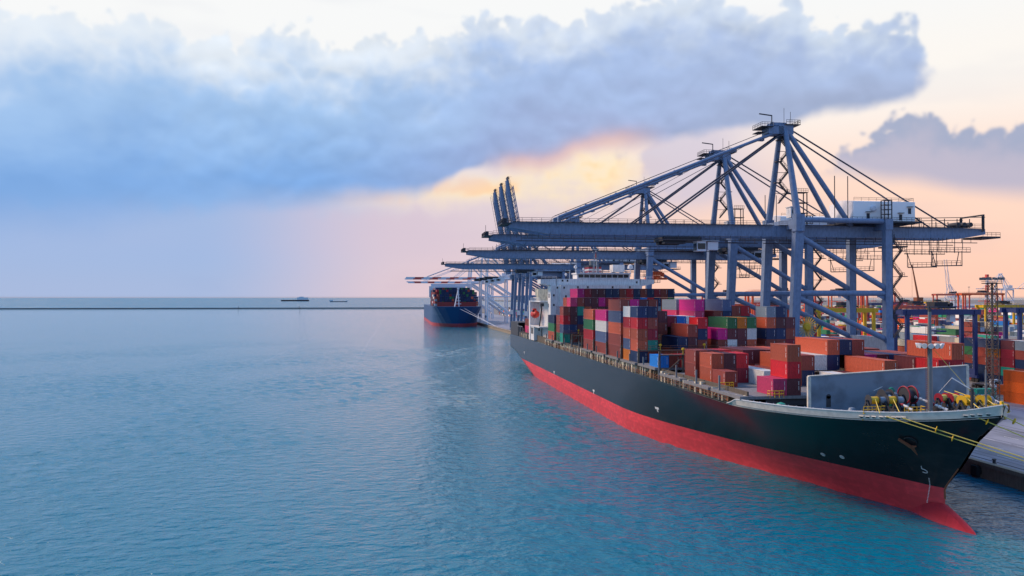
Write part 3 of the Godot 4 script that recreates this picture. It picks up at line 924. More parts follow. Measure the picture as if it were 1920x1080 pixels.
	for k in 6:
		var pz := MB.new()
		pz.box(V(57.6 + k * 0.55, 15.3, 126.5 + k * 2.1), Vector3(0.35, 1.7, 0.5))
		part(s, "vent_trunk", pz, mats.cream)

func make_house(s: Node3D):
	var w = mats.white
	var h := Node3D.new()
	h.name = "deck_house"
	s.add_child(h, true)
	# accommodation tower
	var m := MB.new()
	m.box(V(79.5, 26.0, 311.0), Vector3(33.0, 23.0, 12.0))
	part(h, "tower", m, w)
	m = MB.new()
	m.box(V(61.2, 29.4, 309.0), Vector3(3.8, 15.6, 6.0))
	part(h, "stair_tower", m, w)
	# bridge wings right across the ship with tapered undersides
	m = MB.new()
	m.box(V(79.0, 38.4, 311.0), Vector3(34.4, 3.0, 7.0))
	for e in [[62.0, 55.6], [96.0, 101.8]]:
		var a: float = e[0]; var b: float = e[1]
		for z in [307.5, 314.5]:
			m.face(V(a, 36.9, z), V(a, 39.9, z), V(b, 39.7, z), V(b, 38.0, z), Vector3(0, 0, 1 if z < 310 else -1))
		m.face(V(a, 39.9, 307.5), V(b, 39.7, 307.5), V(b, 39.7, 314.5), V(a, 39.9, 314.5), Vector3.UP)
		m.face(V(a, 36.9, 307.5), V(b, 38.0, 307.5), V(b, 38.0, 314.5), V(a, 36.9, 314.5), Vector3.DOWN)
		m.face(V(b, 38.0, 307.5), V(b, 39.7, 307.5), V(b, 39.7, 314.5), V(b, 38.0, 314.5), Vector3(signf(b - a), 0, 0))
	part(h, "bridge_wing", m, w)
	m = MB.new()
	m.box(V(81.0, 40.9, 311.4), Vector3(21.5, 2.0, 8.0)); m.box(V(81.0, 42.1, 311.4), Vector3(22.3, 0.45, 9.0))
	part(h, "wheelhouse", m, w)
	for k in 9:
		var g := MB.new()
		g.box(V(71.8 + k * 2.3, 41.0, 307.36), Vector3(2.0, 1.15, 0.1))
		part(h, "window", g, mats.glass)
	for q in [[60.6, 33.4], [60.6, 29.6], [62.0, 36.4], [64.5, 36.4], [70.0, 36.6], [74, 36.6], [84, 36.6], [91, 36.6], [94.6, 38.6], [64.4, 39.2], [66.4, 39.2], [65.2, 33.0]]:
		var g := MB.new()
		g.box(V(q[0], q[1], 305.96 if q[1] < 36.8 and q[0] < 63.2 else (304.96 if q[1] < 36.8 else 307.45)), Vector3(0.6, 0.8, 0.1))
		part(h, "porthole", g, mats.glass)
	for q in [[310.0, 33.2], [310.0, 29.4], [308.2, 33.2]]:
		var g := MB.new()
		g.box(V(59.28, q[1], q[0]), Vector3(0.1, 1.5, 0.9))
		part(h, "side_window", g, mats.glass)
	# side block that carries the lifeboat
	m = MB.new()
	m.box(V(58.2, 23.0, 337.0), Vector3(4.2, 16.6, 3.0)); m.box(V(60.4, 23.4, 325.0), Vector3(1.0, 15.6, 24.0))
	m.box(V(58.6, 31.0, 325.0), Vector3(4.6, 0.5, 26.0)); m.box(V(57.9, 20.6, 325.0), Vector3(3.4, 0.5, 22.0)); m.box(V(58.0, 17.6, 332.0), Vector3(3.2, 6.0, 9.0))
	part(h, "side_block", m, w)
	for k in 4:
		var g := MB.new()
		g.box(V(56.36, 18.6, 329.4 + k * 1.5), Vector3(0.1, 2.6, 0.7))
		part(h, "louvre", g, mats.dark_steel)
	m = MB.new()
	m.box(V(60.0, 33.6, 326.0), Vector3(5.0, 4.8, 5.0)); m.box(V(59.6, 34.8, 333.0), Vector3(3.0, 3.0, 3.0))
	part(h, "deck_cabin", m, mats.cream)
	m = MB.new()
	m.rail([V(56.6, 31.3, 337), V(56.6, 31.3, 315)], 1.1, 1.6, 0.05)
	m.rail([V(56.0, 39.9, 307.6), V(62.0, 39.9, 307.6)], 1.0, 1.5, 0.04); m.rail([V(96.0, 39.9, 307.6), V(101.5, 39.9, 307.6)], 1.0, 1.5, 0.04)
	m.rail([V(70.0, 42.4, 307.2), V(92.0, 42.4, 307.2)], 1.0, 1.6, 0.04)
	part(h, "hand_rail", m, w)
	m = MB.new()
	m.tube(V(57.0, 19, 319), V(57.6, 27.5, 316.5), 0.3, 8); m.tube(V(57.6, 27.5, 316.5), V(57.0, 29.5, 313.5), 0.3, 8); m.box(V(57.2, 29.6, 313.0), Vector3(1.4, 1.2, 1.2))
	part(h, "davit", m, mats.dark_steel)
	# mast, radar, funnel
	m = MB.new()
	for q in [[-1.0, -1.0], [1.0, -1.0], [1.0, 1.0], [-1.0, 1.0]]: m.tube(V(79.2 + q[0], 42.3, 313 + q[1]), V(79.2 + q[0] * 0.4, 50.6, 313 + q[1] * 0.4), 0.16, 6)
	for k in 5: m.box(V(79.2, 43.8 + k * 1.6, 313), Vector3(2.0 - k * 0.24, 0.12, 2.0 - k * 0.24))
	m.box(V(79.2, 50.8, 313), Vector3(2.6, 0.3, 1.6))
	part(h, "signal_mast", m, mats.ship_grey)
	m = MB.new()
	m.box(V(79.2, 52.0, 313), Vector3(2.6, 0.3, 0.3)); m.box(V(78.2, 47.4, 311.6), Vector3(3.4, 0.3, 0.3)); m.tube(V(79.2, 50.9, 313), V(79.2, 52.0, 313), 0.12, 6)
	part(h, "radar", m, w)
	for q in [[70.4, 44.2, 0.7], [73.6, 43.6, 0.4], [93.0, 44.0, 1.2], [66.5, 41.4, 0.5]]:
		var d := MB.new()
		d.tube(V(q[0], 41, 311), V(q[0], q[1], 311), 0.12, 6)
		d.lathe(V(q[0], q[1] - 0.1, 311), Vector3.UP, [[0, 0.2], [0.3, q[2]], [0.3 + q[2], q[2] * 0.8], [0.3 + q[2] * 1.5, 0.0]], 12)
		part(h, "antenna_dome", d, w)
	m = MB.new()
	m.box(V(82.2, 43.4, 330), Vector3(5.4, 5.2, 8.0))
	var fu := part(h, "funnel", m, mats.dark_steel)
	for k in 2:
		var b := MB.new()
		b.box(V(82.2, 42.7 + k * 1.5, 330), Vector3(5.48, 0.7, 8.08))
		part(fu, "white_band", b, w)
		b = MB.new()
		b.box(V(82.2, 43.45 + k * 1.5, 330), Vector3(5.48, 0.7, 8.08))
		part(fu, "red_band", b, mats.crimson)
	m = MB.new()
	m.lathe(V(82.2, 46.0, 330), Vector3.UP, [[0, 1.5], [2.4, 1.5], [2.4, 1.2], [2.2, 0.0]], 20)
	part(fu, "exhaust_stack", m, mats.steel)
	m = MB.new()
	m.box(V(90.6, 44.6, 322), Vector3(5.0, 3.0, 5.0))
	part(h, "vent_housing", m, w)
	# flag by the mast
	m = MB.new()
	m.tube(V(80.8, 42, 318), V(80.8, 52, 318), 0.08, 6)
	part(h, "flag_staff", m, w)
	m = MB.new()
	m.face(V(80.8, 51.6, 318), V(80.9, 49.0, 318.4), V(79.6, 48.0, 318.1), V(79.9, 50.4, 318.0), Vector3(0, 0, 1))
	m.face(V(80.8, 51.6, 318.03), V(80.9, 49.0, 318.43), V(79.6, 48.0, 318.13), V(79.9, 50.4, 318.03), Vector3(0, 0, -1))
	part(h, "flag", m, mats.far_red)
	# stern: dark plating and mooring gear
	m = MB.new()
	m.box(V(SHIP_MID - 22.1, 17.6, 382), Vector3(0.5, 6.2, 24)); m.box(V(SHIP_MID, 17.6, 394), Vector3(44.6, 6.2, 0.5)); m.box(V(SHIP_MID, 20.6, 383), Vector3(44, 0.3, 22))
	part(h, "stern_screen", m, mats.dark_steel)
	for k in 3:
		var b := MB.new()
		b.beam(V(SHIP_MID - 22.45, 14.5, 356 + k * 5.0), V(SHIP_MID - 22.45, 19.4, 356 + k * 5.0), 0.3, 0.3)
		b.beam(V(SHIP_MID - 22.45, 19.3, 356 + k * 5.0), V(SHIP_MID - 22.45, 19.3, 360 + k * 5.0), 0.3, 0.3)
		part(h, "stern_davit", b, mats.steel)
	# lifeboat hangs beside the house: a thing of its own
	var lb := thing("lifeboat", "enclosed orange red lifeboat hanging in its davit beside the white deck house", "lifeboat", V(57.0, 25.6, 328.5))
	m = MB.new()
	m.lathe(Vector3(0, 0, 4.2), Vector3(0, 0, -1), [[0, 0.0], [0.5, 0.8], [1.6, 1.5], [4.2, 1.75], [6.6, 1.5], [7.8, 0.9], [8.4, 0.0]], 16)
	part(lb, "boat_hull", m, mats.lifeboat)
	m = MB.new()
	m.box(Vector3(0, 1.75, -0.9), Vector3(1.4, 0.9, 1.8)); m.box(Vector3(0, 2.25, -0.9), Vector3(1.1, 0.2, 1.4))
	part(lb, "conning_dome", m, mats.lifeboat)
	m = MB.new()
	m.box(Vector3(-1.0, 1.4, 1.2), Vector3(0.9, 0.5, 2.6))
	part(lb, "window", m, mats.glass)

func make_hull_marks(s: Node3D):
	# small white tug marks on the side
	for q in [[350.5, 8.0, 1.0], [282.2, 5.5, 1.1], [223.8, 5.5, 1.2], [172.2, 7.5, 1.2]]:
		var f := hull_frame(q[0], q[1], 0.03)
		var m := MB.new()
		m.box(Vector3(0, 0.25, 0), Vector3(1.5 * q[2], 0.5, 0.04)); m.box(Vector3(0, -0.3, 0), Vector3(0.5, 0.7, 0.04))
		part(s, "tug_mark", m, mats.white).transform = f
	# thruster signs: a ring with a cross
	for q in [[124.0, 6.45], [120.2, 6.75]]:
		var f := hull_frame(q[0], q[1], 0.05)
		var m := MB.new()
		m.ring(Vector3.ZERO, Vector3(0, 0, 1), 0.36, 0.07, 20)
		m.beam(Vector3(-0.22, -0.22, 0), Vector3(0.22, 0.22, 0), 0.09, 0.05); m.beam(Vector3(-0.22, 0.22, 0.01), Vector3(0.22, -0.22, 0.01), 0.09, 0.05)
		part(s, "thruster_mark", m, mats.white).transform = f
	# bulb sign
	var f := hull_frame(107.0, 7.35, 0.05)
	var m := MB.new()
	var pts := [Vector3(-0.28, 0.62, 0), Vector3(-0.36, 0.12, 0), Vector3(0.1, 0.0, 0), Vector3(0.36, -0.22, 0), Vector3(0.3, -0.5, 0), Vector3(0.0, -0.6, 0), Vector3(-0.42, -0.52, 0)]
	m.path(pts, 0.055, 5)
	part(s, "bulb_mark", m, mats.white).transform = f
	# draught marks: short strokes up the stem plating
	for k in 24:
		var h := 0.5 + k * 0.24
		var fr := hull_frame(109.2 - h * 0.35, h, 0.04)
		var d := MB.new()
		d.box(Vector3.ZERO, Vector3(0.16, 0.12, 0.03))
		part(s, "draught_mark", d, mats.white).transform = fr
	# rusty edge of the stem
	var st := MB.new()
	for k in 8:
		var h0 := 3.4 + k * 0.62; var h1 := h0 + 0.62
		st.tube(V(SHIP_MID, h0, stem_t(h0) + 0.03), V(SHIP_MID, h1, stem_t(h1) + 0.03), 0.13, 8)
	part(s, "stem_bar", st, mats.rust)
	# anchor housed in its pipe
	f = hull_frame(106.0, 11.45, 0.1)
	var an := Node3D.new()
	an.name = "anchor"
	s.add_child(an, true)
	an.transform = f
	m = MB.new()
	m.ring(Vector3(0.2, 0.5, 0), Vector3(0, 0, 1), 0.85, 0.16, 20); m.lathe(Vector3(0.2, 0.5, -0.25), Vector3(0, 0, 1), [[0.0, 0.8], [0.2, 0.8], [0.2, 0.0]], 18)
	part(an, "hawse_ring", m, mats.hull_black)
	m = MB.new()
	m.beam(Vector3(-1.25, 1.0, 0.25), Vector3(0.3, -0.35, 0.35), 0.3, 0.28, 0.36, 0.34)
	part(an, "shank", m, mats.rust)
	m = MB.new()
	m.beam(Vector3(0.3, -0.35, 0.3), Vector3(0.75, -1.75, 0.45), 0.42, 0.3, 0.1, 0.1); m.beam(Vector3(0.3, -0.35, 0.3), Vector3(1.05, 0.15, 0.45), 0.42, 0.3, 0.12, 0.1)
	part(an, "fluke", m, mats.rust)

# ---------- containers ----------
var tones := {
	"o": ["orange brown", 190, 88, 58], "n": ["brown", 148, 66, 54], "p": ["plum brown", 98, 46, 54], "r": ["red", 198, 26, 40], "c": ["dark red", 156, 26, 50],
	"m": ["magenta", 206, 28, 126], "k": ["pink", 208, 60, 108], "b": ["navy blue", 20, 50, 92], "s": ["slate blue", 78, 94, 130], "g": ["green", 44, 118, 72],
	"y": ["orange yellow", 226, 124, 20], "w": ["white", 234, 234, 228], "l": ["light grey blue", 140, 158, 172], "t": ["teal", 26, 148, 128], "u": ["bright blue", 18, 124, 206],
	"e": ["grey", 132, 134, 134], "O": ["bright orange", 232, 100, 22], "i": ["cream", 206, 196, 170],
}
var box_meshes := {}
var boxes_made := 0

func corrugated(m: MB, a: Vector3, along: Vector3, up: Vector3, outw: Vector3, length: float, period: float):   # a trapezoid-waved panel
	var d := outw * -0.045
	var k := maxi(2, int(round(length / period)))
	var p := length / k
	for i in k:
		var q := a + along * (i * p)
		var xs := [0.0, 0.3 * p, 0.5 * p, 0.8 * p, p]; var ds := [Vector3.ZERO, Vector3.ZERO, d, d, Vector3.ZERO]
		for j in 4:
			m.face(q + along * xs[j] + ds[j], q + along * xs[j + 1] + ds[j + 1], q + along * xs[j + 1] + ds[j + 1] + up, q + along * xs[j] + ds[j] + up, outw)

func container_meshes(length: float, hgt: float) -> Dictionary:
	var key := "%.1f %.1f" % [length, hgt]
	if box_meshes.has(key): return box_meshes[key]
	var w := 2.44; var x := w / 2; var z := length / 2
	var m := MB.new()
	for sx in [-1.0, 1.0]:
		for sz in [-1.0, 1.0]:
			m.box(Vector3(sx * (x - 0.08), hgt / 2, sz * (z - 0.08)), Vector3(0.16, hgt, 0.16))
		m.box(Vector3(sx * (x - 0.06), 0.08, 0), Vector3(0.12, 0.16, length - 0.32)); m.box(Vector3(sx * (x - 0.05), hgt - 0.05, 0), Vector3(0.1, 0.1, length - 0.32))
		corrugated(m, Vector3(sx * (x - 0.02), 0.16, z - 0.16), Vector3(0, 0, -1), Vector3(0, hgt - 0.26, 0), Vector3(sx, 0, 0), length - 0.32, 0.42)
	corrugated(m, Vector3(-x + 0.1, hgt - 0.03, z - 0.16), Vector3(0, 0, -1), Vector3(w - 0.2, 0, 0), Vector3.UP, length - 0.32, 0.6)
	m.box(Vector3(0, 0.08, z - 0.08), Vector3(w - 0.32, 0.16, 0.14)); m.box(Vector3(0, hgt - 0.06, z - 0.08), Vector3(w - 0.32, 0.12, 0.14))
	m.box(Vector3(0, 0.1, 0), Vector3(w - 0.24, 0.08, length - 0.3))
	corrugated(m, Vector3(-x + 0.16, 0.1, -z + 0.06), Vector3(1, 0, 0), Vector3(0, hgt - 0.16, 0), Vector3(0, 0, -1), w - 0.32, 0.42)
	var d := MB.new()
	d.box(Vector3(0, (hgt - 0.28) / 2, 0), Vector3(1.03, hgt - 0.3, 0.05))
	for q in 3: d.box(Vector3(0, 0.45 + q * (hgt - 1.1) / 2.0, 0.03), Vector3(0.96, 0.22, 0.03))
	var rods := MB.new()
	for q in [-0.24, 0.26]:
		rods.tube(Vector3(q, 0.02, 0.07), Vector3(q, hgt - 0.3, 0.07), 0.026, 5, -1.0, false)
		rods.box(Vector3(q, 1.0, 0.08), Vector3(0.26, 0.07, 0.05))
	var code := MB.new()
	for q in 9:
		if q == 4: continue
		code.box(Vector3(-x - 0.012, hgt - 0.5 - q * 0.19, z - 0.42), Vector3(0.012, 0.13, 0.14 if q % 3 else 0.1))
		code.box(Vector3(x - 0.42, hgt - 0.5 - q * 0.17, z + 0.075), Vector3(0.1, 0.11, 0.012))
	box_meshes[key] = {"body": m.mesh(), "door": d.mesh(), "rods": rods.mesh(), "code": code.mesh()}
	return box_meshes[key]

func container(tone: String, length: float, hgt: float, at: Vector3, label: String, group: String, detail := true) -> Node3D:
	var c = tones[tone]
	var ms := container_meshes(length, hgt)
	var v := boxes_made % 3
	boxes_made += 1
	var k := [0.93, 1.0, 1.08][v] as float
	var mat := paint("container_%s_%d" % [tone, v], Color(minf(1, c[1] / 255.0 * k), minf(1, c[2] / 255.0 * k), minf(1, c[3] / 255.0 * k)), 0.5, weather, Vector3(0.3, 0.09, 0.3))
	var o := part(self, numbered("shipping_container"), ms.body, mat, at)
	tag(o, label, "container", group)
	for e in [-0.53, 0.53]:
		var d := part(o, "door", ms.door, mat, Vector3(e, 0.14, length / 2 - 0.06))
		if detail: part(d, "lock_rod", ms.rods, mat).set_meta("kind", "stuff")
	part(o, "code_lettering", ms.code, mats.white).set_meta("kind", "stuff")
	return o

func bays() -> Array:   # name, t of the front face, height of the hatch cover, words for the label
	return [
		["bow", 125.6, 16.1, "bay nearest bow"], ["second", 139.4, 16.1, "second bay behind bow"], ["third", 154.0, 16.2, "third bay behind bow"],
		["fourth", 169.8, 17.0, "half empty bay"], ["fifth", 184.9, 16.9, "fifth bay behind bow"], ["sixth", 199.6, 16.9, "sixth bay behind bow"],
		["seventh", 214.0, 16.9, "seventh bay behind bow"], ["eighth", 228.9, 16.9, "eighth bay behind bow"], ["bridge", 271.4, 16.9, "bay before bridge"],
		["house", 287.6, 16.9, "bay beside deck house"], ["stern", 343.0, 17.0, "bay aft of deck house"]]

func cargo() -> Dictionary:   # each: row from the seaward side, F/R front or rear short boxes or L long, height m/s/h, first tier, then colours upwards
	return {
		"bow": "2Fm1:k 3Fm1:pro 8Lm1:w 9Lm1:p 10Lm1:no 11Lm1:n 12Lm1:p 13Lm1:n 14Fm1:nr 14Rm1:np 15Fm1:cr 15Rm1:nn 15Lm3:o",
		"second": "1Fm1:n 1Rm1:oo 2Rm1:pp 3Rm1:cr 4Lm1:w 5Lm1:n 6Lm1:no 7Lm1:bn 8Lm1:pw 9Lm1:nbo 10Lm1:nnb 11Lm1:pnn 12Lm1:nm 13Lm1:np 14Lm1:bb 15Lm1:nn 16Lm1:nn",
		"third": "1Fm1:nn 2Fm1:pp 3Fm1:cr 5Lm1:np 6Lm1:pp 7Lm1:nn 8Lm1:no 9Lm1:np 10Lm1:pn 11Lm1:bn 12Lm1:nn 13Lm1:nb 14Lm1:nn 15Lm1:pn 16Lm1:nn",
		"fourth": "0Fs1:u 1Fs1:n 2Fs1:r 3Fs1:p 5Ls1:n 6Ls1:b 8Ls1:n 10Ls1:p 12Ls1:n 14Ls1:o 16Ls1:p",
		"fifth": "0Fs1:boorb 0Rs1:ysorw 1Fs1:ntcnb 1Rs1:nnnnb 4Lh1:nb 5Lh1:npn 6Fs1:nnbr 8Ls1:pnm 9Ls1:nwpg 10Ls1:nppy 11Ls1:nowg 13Fs1:nnbol 14Fs1:nnbpb 15Fs1:ncnp",
		"sixth": "0Lh1:nnosn 1Lh1:nnnnm 2Lh1:nnnnp 3Lh1:nnpnn 4Lh1:nnnp 5Ls1:nnnc 6Ls1:nnnu 7Ls1:nnnw 8Lh1:nnokm 10Lh1:nnnn 11Lh1:nnbbs 12Ls1:nnnnn 13Ls1:nnnbr 14Ls1:nnb",
		"seventh": "0Lh1:nswm 1Lh1:nnnp 2Lh1:nnnw 3Lh1:nnnn 8Lh1:nnnkl 11Lh1:nnnnb 12Lh1:nnnne 13Lh1:nnnnn",
		"eighth": "0Lh1:nrgo 1Lh1:nnno 2Lh1:npn",
		"bridge": "0Ft1:tsrn 0Rt1:gnns 1Ft1:nbppk 1Rt1:nnnno 2Lt1:npbtnm 3Lt1:nnnopc 4Lt1:nnppp 4Lt6:p 5Lt1:nnnpmp 6Lt1:nnnpcb 7Lt1:nnnpcb 8Lt1:nnnnon 9Lt1:nnnnor 10Lt1:nnnbbb 11Lt1:nnnnun 12Lt1:nnnnrb 13Lt1:nnnlbc 14Lt1:nnnyn 14Lt6:n 15Lt1:nnnngb",
		"house": "0Lh1:ogb 1Lh1:nnn",
		"stern": "0Lh1:kn 1Lh1:nnp",
	}

func ordinal(k: int) -> String:
	return ["first", "second", "third", "fourth", "fifth", "sixth", "seventh", "eighth", "ninth", "tenth", "eleventh", "twelfth", "thirteenth", "fourteenth", "fifteenth", "sixteenth", "seventeenth"][k]

func make_ship_cargo():
	paint("container_rod", rgb(186, 186, 190), 0.4)
	var hs := {"m": 2.8, "s": 2.66, "h": 3.0, "t": 3.1}
	var list := []; var tops := {}
	var words := cargo()
	var order := []
	for b in bays():
		order.append(b[0])
		for token in words[b[0]].split(" "):
			var sp: PackedStringArray = token.split(":")
			var hd: String = sp[0]
			var tier0 := int(hd.right(1)); var hk := hd.substr(hd.length() - 2, 1); var slot := hd.substr(hd.length() - 3, 1); var row := int(hd.left(hd.length() - 3))
			var hh: float = hs[hk]
			for i in sp[1].length():
				var y: float = b[2] + (tier0 - 1 + i) * (hh + 0.03)
				list.append([b, row, slot, tier0 + i, sp[1][i], y, hh])
				for q in (["F", "R"] if slot == "L" else [slot]):
					var key := "%s %d %s" % [b[0], row, q]
					tops[key] = maxf(tops.get(key, 0.0), y + hh)
	for c in list:
		var b = c[0]; var row: int = c[1]; var slot: String = c[2]; var y: float = c[5]; var hh: float = c[6]
		# keep what can be seen from the sea side, from ahead or from above
		var seen := false
		for q in (["F", "R"] if slot == "L" else [slot]):
			if tops["%s %d %s" % [b[0], row, q]] < y + hh + 0.2: seen = true
			if tops.get("%s %d %s" % [b[0], row - 1, q], 0.0) < y + hh - 0.6: seen = true
		var ahead := 0.0
		if slot == "R":
			ahead = tops.get("%s %d F" % [b[0], row], 0.0)
		else:
			var bi := order.find(b[0])
			if bi > 0 and b[0] not in ["bridge", "stern"]: ahead = tops.get("%s %d R" % [order[bi - 1], row], 0.0)
		if ahead < y + hh - 0.6: seen = true
		if not seen: continue
		var length := 12.19 if slot == "L" else 6.06
		var tm: float = b[1] + (6.1 if slot == "L" else (3.03 if slot == "F" else 3.03 + 6.35))
		var at := V(ROW0 + row * ROW + 1.22, y, tm)
		var tier: int = c[3]
		var label := "%s%s container, %s tier, %s row inboard, %s" % [tones[c[4]][0], "" if slot == "L" else (" short" if slot == "F" else " rear short"), ordinal(tier - 1), ordinal(row), b[3]]
		container(c[4], length, hh, at, label, "containers stacked on the ship", tm < 170)

# ---------- mooring lines ----------
func make_lines():
	var q := [
		[V(68.8, 15.6, 104.6), V(105.7, 2.9, 68.0), 0.42, "lower yellow mooring line from the seaward bow fairlead to the quay"],
		[V(70.2, 15.6, 103.0), V(105.7, 3.1, 68.0), 0.44, "upper yellow mooring line from the seaward bow fairlead to the quay"],
		[V(76.2, 16.7, 96.6), V(105.7, 3.3, 80.0), 0.12, "yellow mooring line leaving the bow just beside the stem"],
		[V(78.9, 16.9, 94.6), V(105.7, 3.2, 80.0), 0.2, "yellow mooring line leaving the landward side of the stem"]]
	for k in 4:
		var a: Vector3 = q[k][0]; var b: Vector3 = q[k][1]
		var m := MB.new()
		var pts := []
		for i in 17:
			var u := i / 16.0
			pts.append(a.lerp(b, u) - Vector3(0, 0.3 * 4.0 * u * (1 - u), 0))
		m.path(pts, 0.075, 6)
		var l := thing("mooring_line", q[k][3], "rope", Vector3.ZERO, "yellow mooring lines at the bow")
		part(l, "rope", m, mats.rope)
		var u: float = [0.16, 0.085, 0.045, 0.04][k]
		var c := a.lerp(b, u) - Vector3(0, 0.3 * 4.0 * u * (1 - u), 0)
		var g := MB.new()
		g.lathe(c, (b - a).normalized(), [[-0.06, 0.0], [-0.06, 0.42], [0.0, 0.46], [0.06, 0.42], [0.06, 0.0]], 18)
		part(l, "rat_guard", g, mats.safety_yellow)
	for q2 in [[V(69.3, 17.6, 108.0), V(68.2, 16.0, 105.2)], [V(71.9, 17.6, 107.6), V(70.2, 16.0, 103.4)], [V(81.4, 17.9, 104.4), V(78.4, 16.4, 96.2)], [V(84.0, 17.9, 104.0), V(81.4, 17.0, 97.4)], [V(83.9, 18.3, 110.4), V(84.8, 16.6, 100.4)], [V(82.3, 18.3, 110.6), V(83.8, 16.6, 99.4)]]:
		var m := MB.new()
		m.tube(q2[0], q2[1], 0.06, 6)
		var lead := ""
		var l := part(self, numbered("winch_rope"), m, mats.rope)
		lead = "yellow rope from a forecastle winch drum to the bulwark, %s from the left" % ordinal(used["winch_rope"] - 1)
		tag(l, lead, "rope", "ropes on the forecastle")

# ---------- quay cranes ----------
# local frame: x landwards from the waterside rail, y height above the water, z along the quay (towards the camera +)
func stair(m: MB, base: Vector3, top: float, w: float, step: float, dz: float):   # zigzag flights with landings, as one flight each
	pass

func flights(root: Node3D, x: float, z: float, y0: float, y1: float, run: float, rise: float, lean := Vector3.ZERO):
	var k := int((y1 - y0) / rise)
	for i in k:
		var m := MB.new()
		var off := lean * (float(i) / k)
		var a := Vector3(x, y0 + i * rise, z) + off; var b := a + Vector3(run, rise, 0)
		if i % 2 == 1:
			a.x += run; b.x -= run
		for e in [-0.35, 0.35]: m.beam(a + Vector3(0, 0, e), b + Vector3(0, 0, e), 0.1, 0.28)
		for s in 7: m.box(a.lerp(b, (s + 0.5) / 7.0), Vector3(0.26, 0.05, 0.7))
		m.box(b + Vector3(signf(b.x - a.x) * 0.5, -0.04, 0), Vector3(1.9, 0.2, 1.5))
		m.rail([a + Vector3(0, 0.15, 0.42), b + Vector3(0, 0.15, 0.42)], 1.0, 1.6, 0.06)
		m.rail([b + Vector3(-0.6, 0, 0.6), b + Vector3(0.6, 0, 0.6)], 1.0, 0.6, 0.06)
		m.beam(b + Vector3(0, -0.1, 0), Vector3(x - 1.0, b.y - 0.1, z) + off, 0.14, 0.14)
		part(root, "stair_flight", m, mats.rail_steel)

func boom_parts(root: Node3D, xf: Transform3D, length: float):   # boom from the hinge at the local origin outwards along -x
	for z in [-3.4, 3.4]:
		var m := MB.new()
		m.beam(Vector3(0, -1.6, z), Vector3(-length + 11, -1.6, z), 1.5, 3.2)
		m.beam(Vector3(-length + 11, -1.6, z), Vector3(-length, -0.75, z), 1.5, 3.2, 1.3, 1.5)
		for k in 9: m.box(Vector3(-4.0 - k * (length - 10) / 9.0, -1.6, z), Vector3(0.18, 3.3, 1.62))
		var t := MB.new(); t.add(m, xf)
		part(root, "boom_girder", t, mats.crane_blue)
		var w := MB.new(); var w2 := MB.new()
		var zs: float = z + signf(z) * 1.3
		w.rail([Vector3(-1, 0.05, zs), Vector3(-length + 0.5, 0.05, zs)], 1.1, 2.6, 0.05)
		w.beam(Vector3(-1, 0.0, zs), Vector3(-length + 0.5, 0.0, zs), 0.9, 0.1)
		w2.add(w, xf)
		part(root, "walkway", w2, mats.rail_steel)
	for k in 6:
		var m := MB.new()
		m.box(Vector3(-8.0 - k * (length - 12) / 5.0, -0.4, 0), Vector3(0.9, 0.8, 6.0))
		var t := MB.new(); t.add(m, xf)
		part(root, "cross_beam", t, mats.crane_blue)
	var m := MB.new()
	m.box(Vector3(-length - 1.0, -0.4, 0), Vector3(2.6, 0.25, 9.5))
	m.rail([Vector3(-length + 0.2, -0.3, 4.7), Vector3(-length - 2.2, -0.3, 4.7), Vector3(-length - 2.2, -0.3, -4.7)], 1.1, 1.2, 0.06)
	m.box(Vector3(-length - 1.2, 0.5, 2.0), Vector3(0.9, 1.3, 0.9)); m.box(Vector3(-length - 1.2, 0.5, -2.0), Vector3(0.9, 1.3, 0.9))
	m.tube(Vector3(-length - 1.8, -0.3, 3.4), Vector3(-length - 1.8, 3.0, 3.4), 0.07, 5)
	var t := MB.new(); t.add(m, xf)
	part(root, "tip_platform", t, mats.crane_dark)
	m = MB.new()
	for z in [-5.2, 5.2]:
		m.beam(Vector3(-1, -4.4, z), Vector3(-length + 3, -4.4, z), 0.16, 0.22)
		var k := int(length / 3.0)
		for i in k: m.beam(Vector3(-2.0 - i * 3.0, -4.4, z), Vector3(-2.0 - i * 3.0, -3.1, z), 0.1, 0.1)
	t = MB.new(); t.add(m, xf)
	part(root, "cable_runway", t, mats.rail_steel)

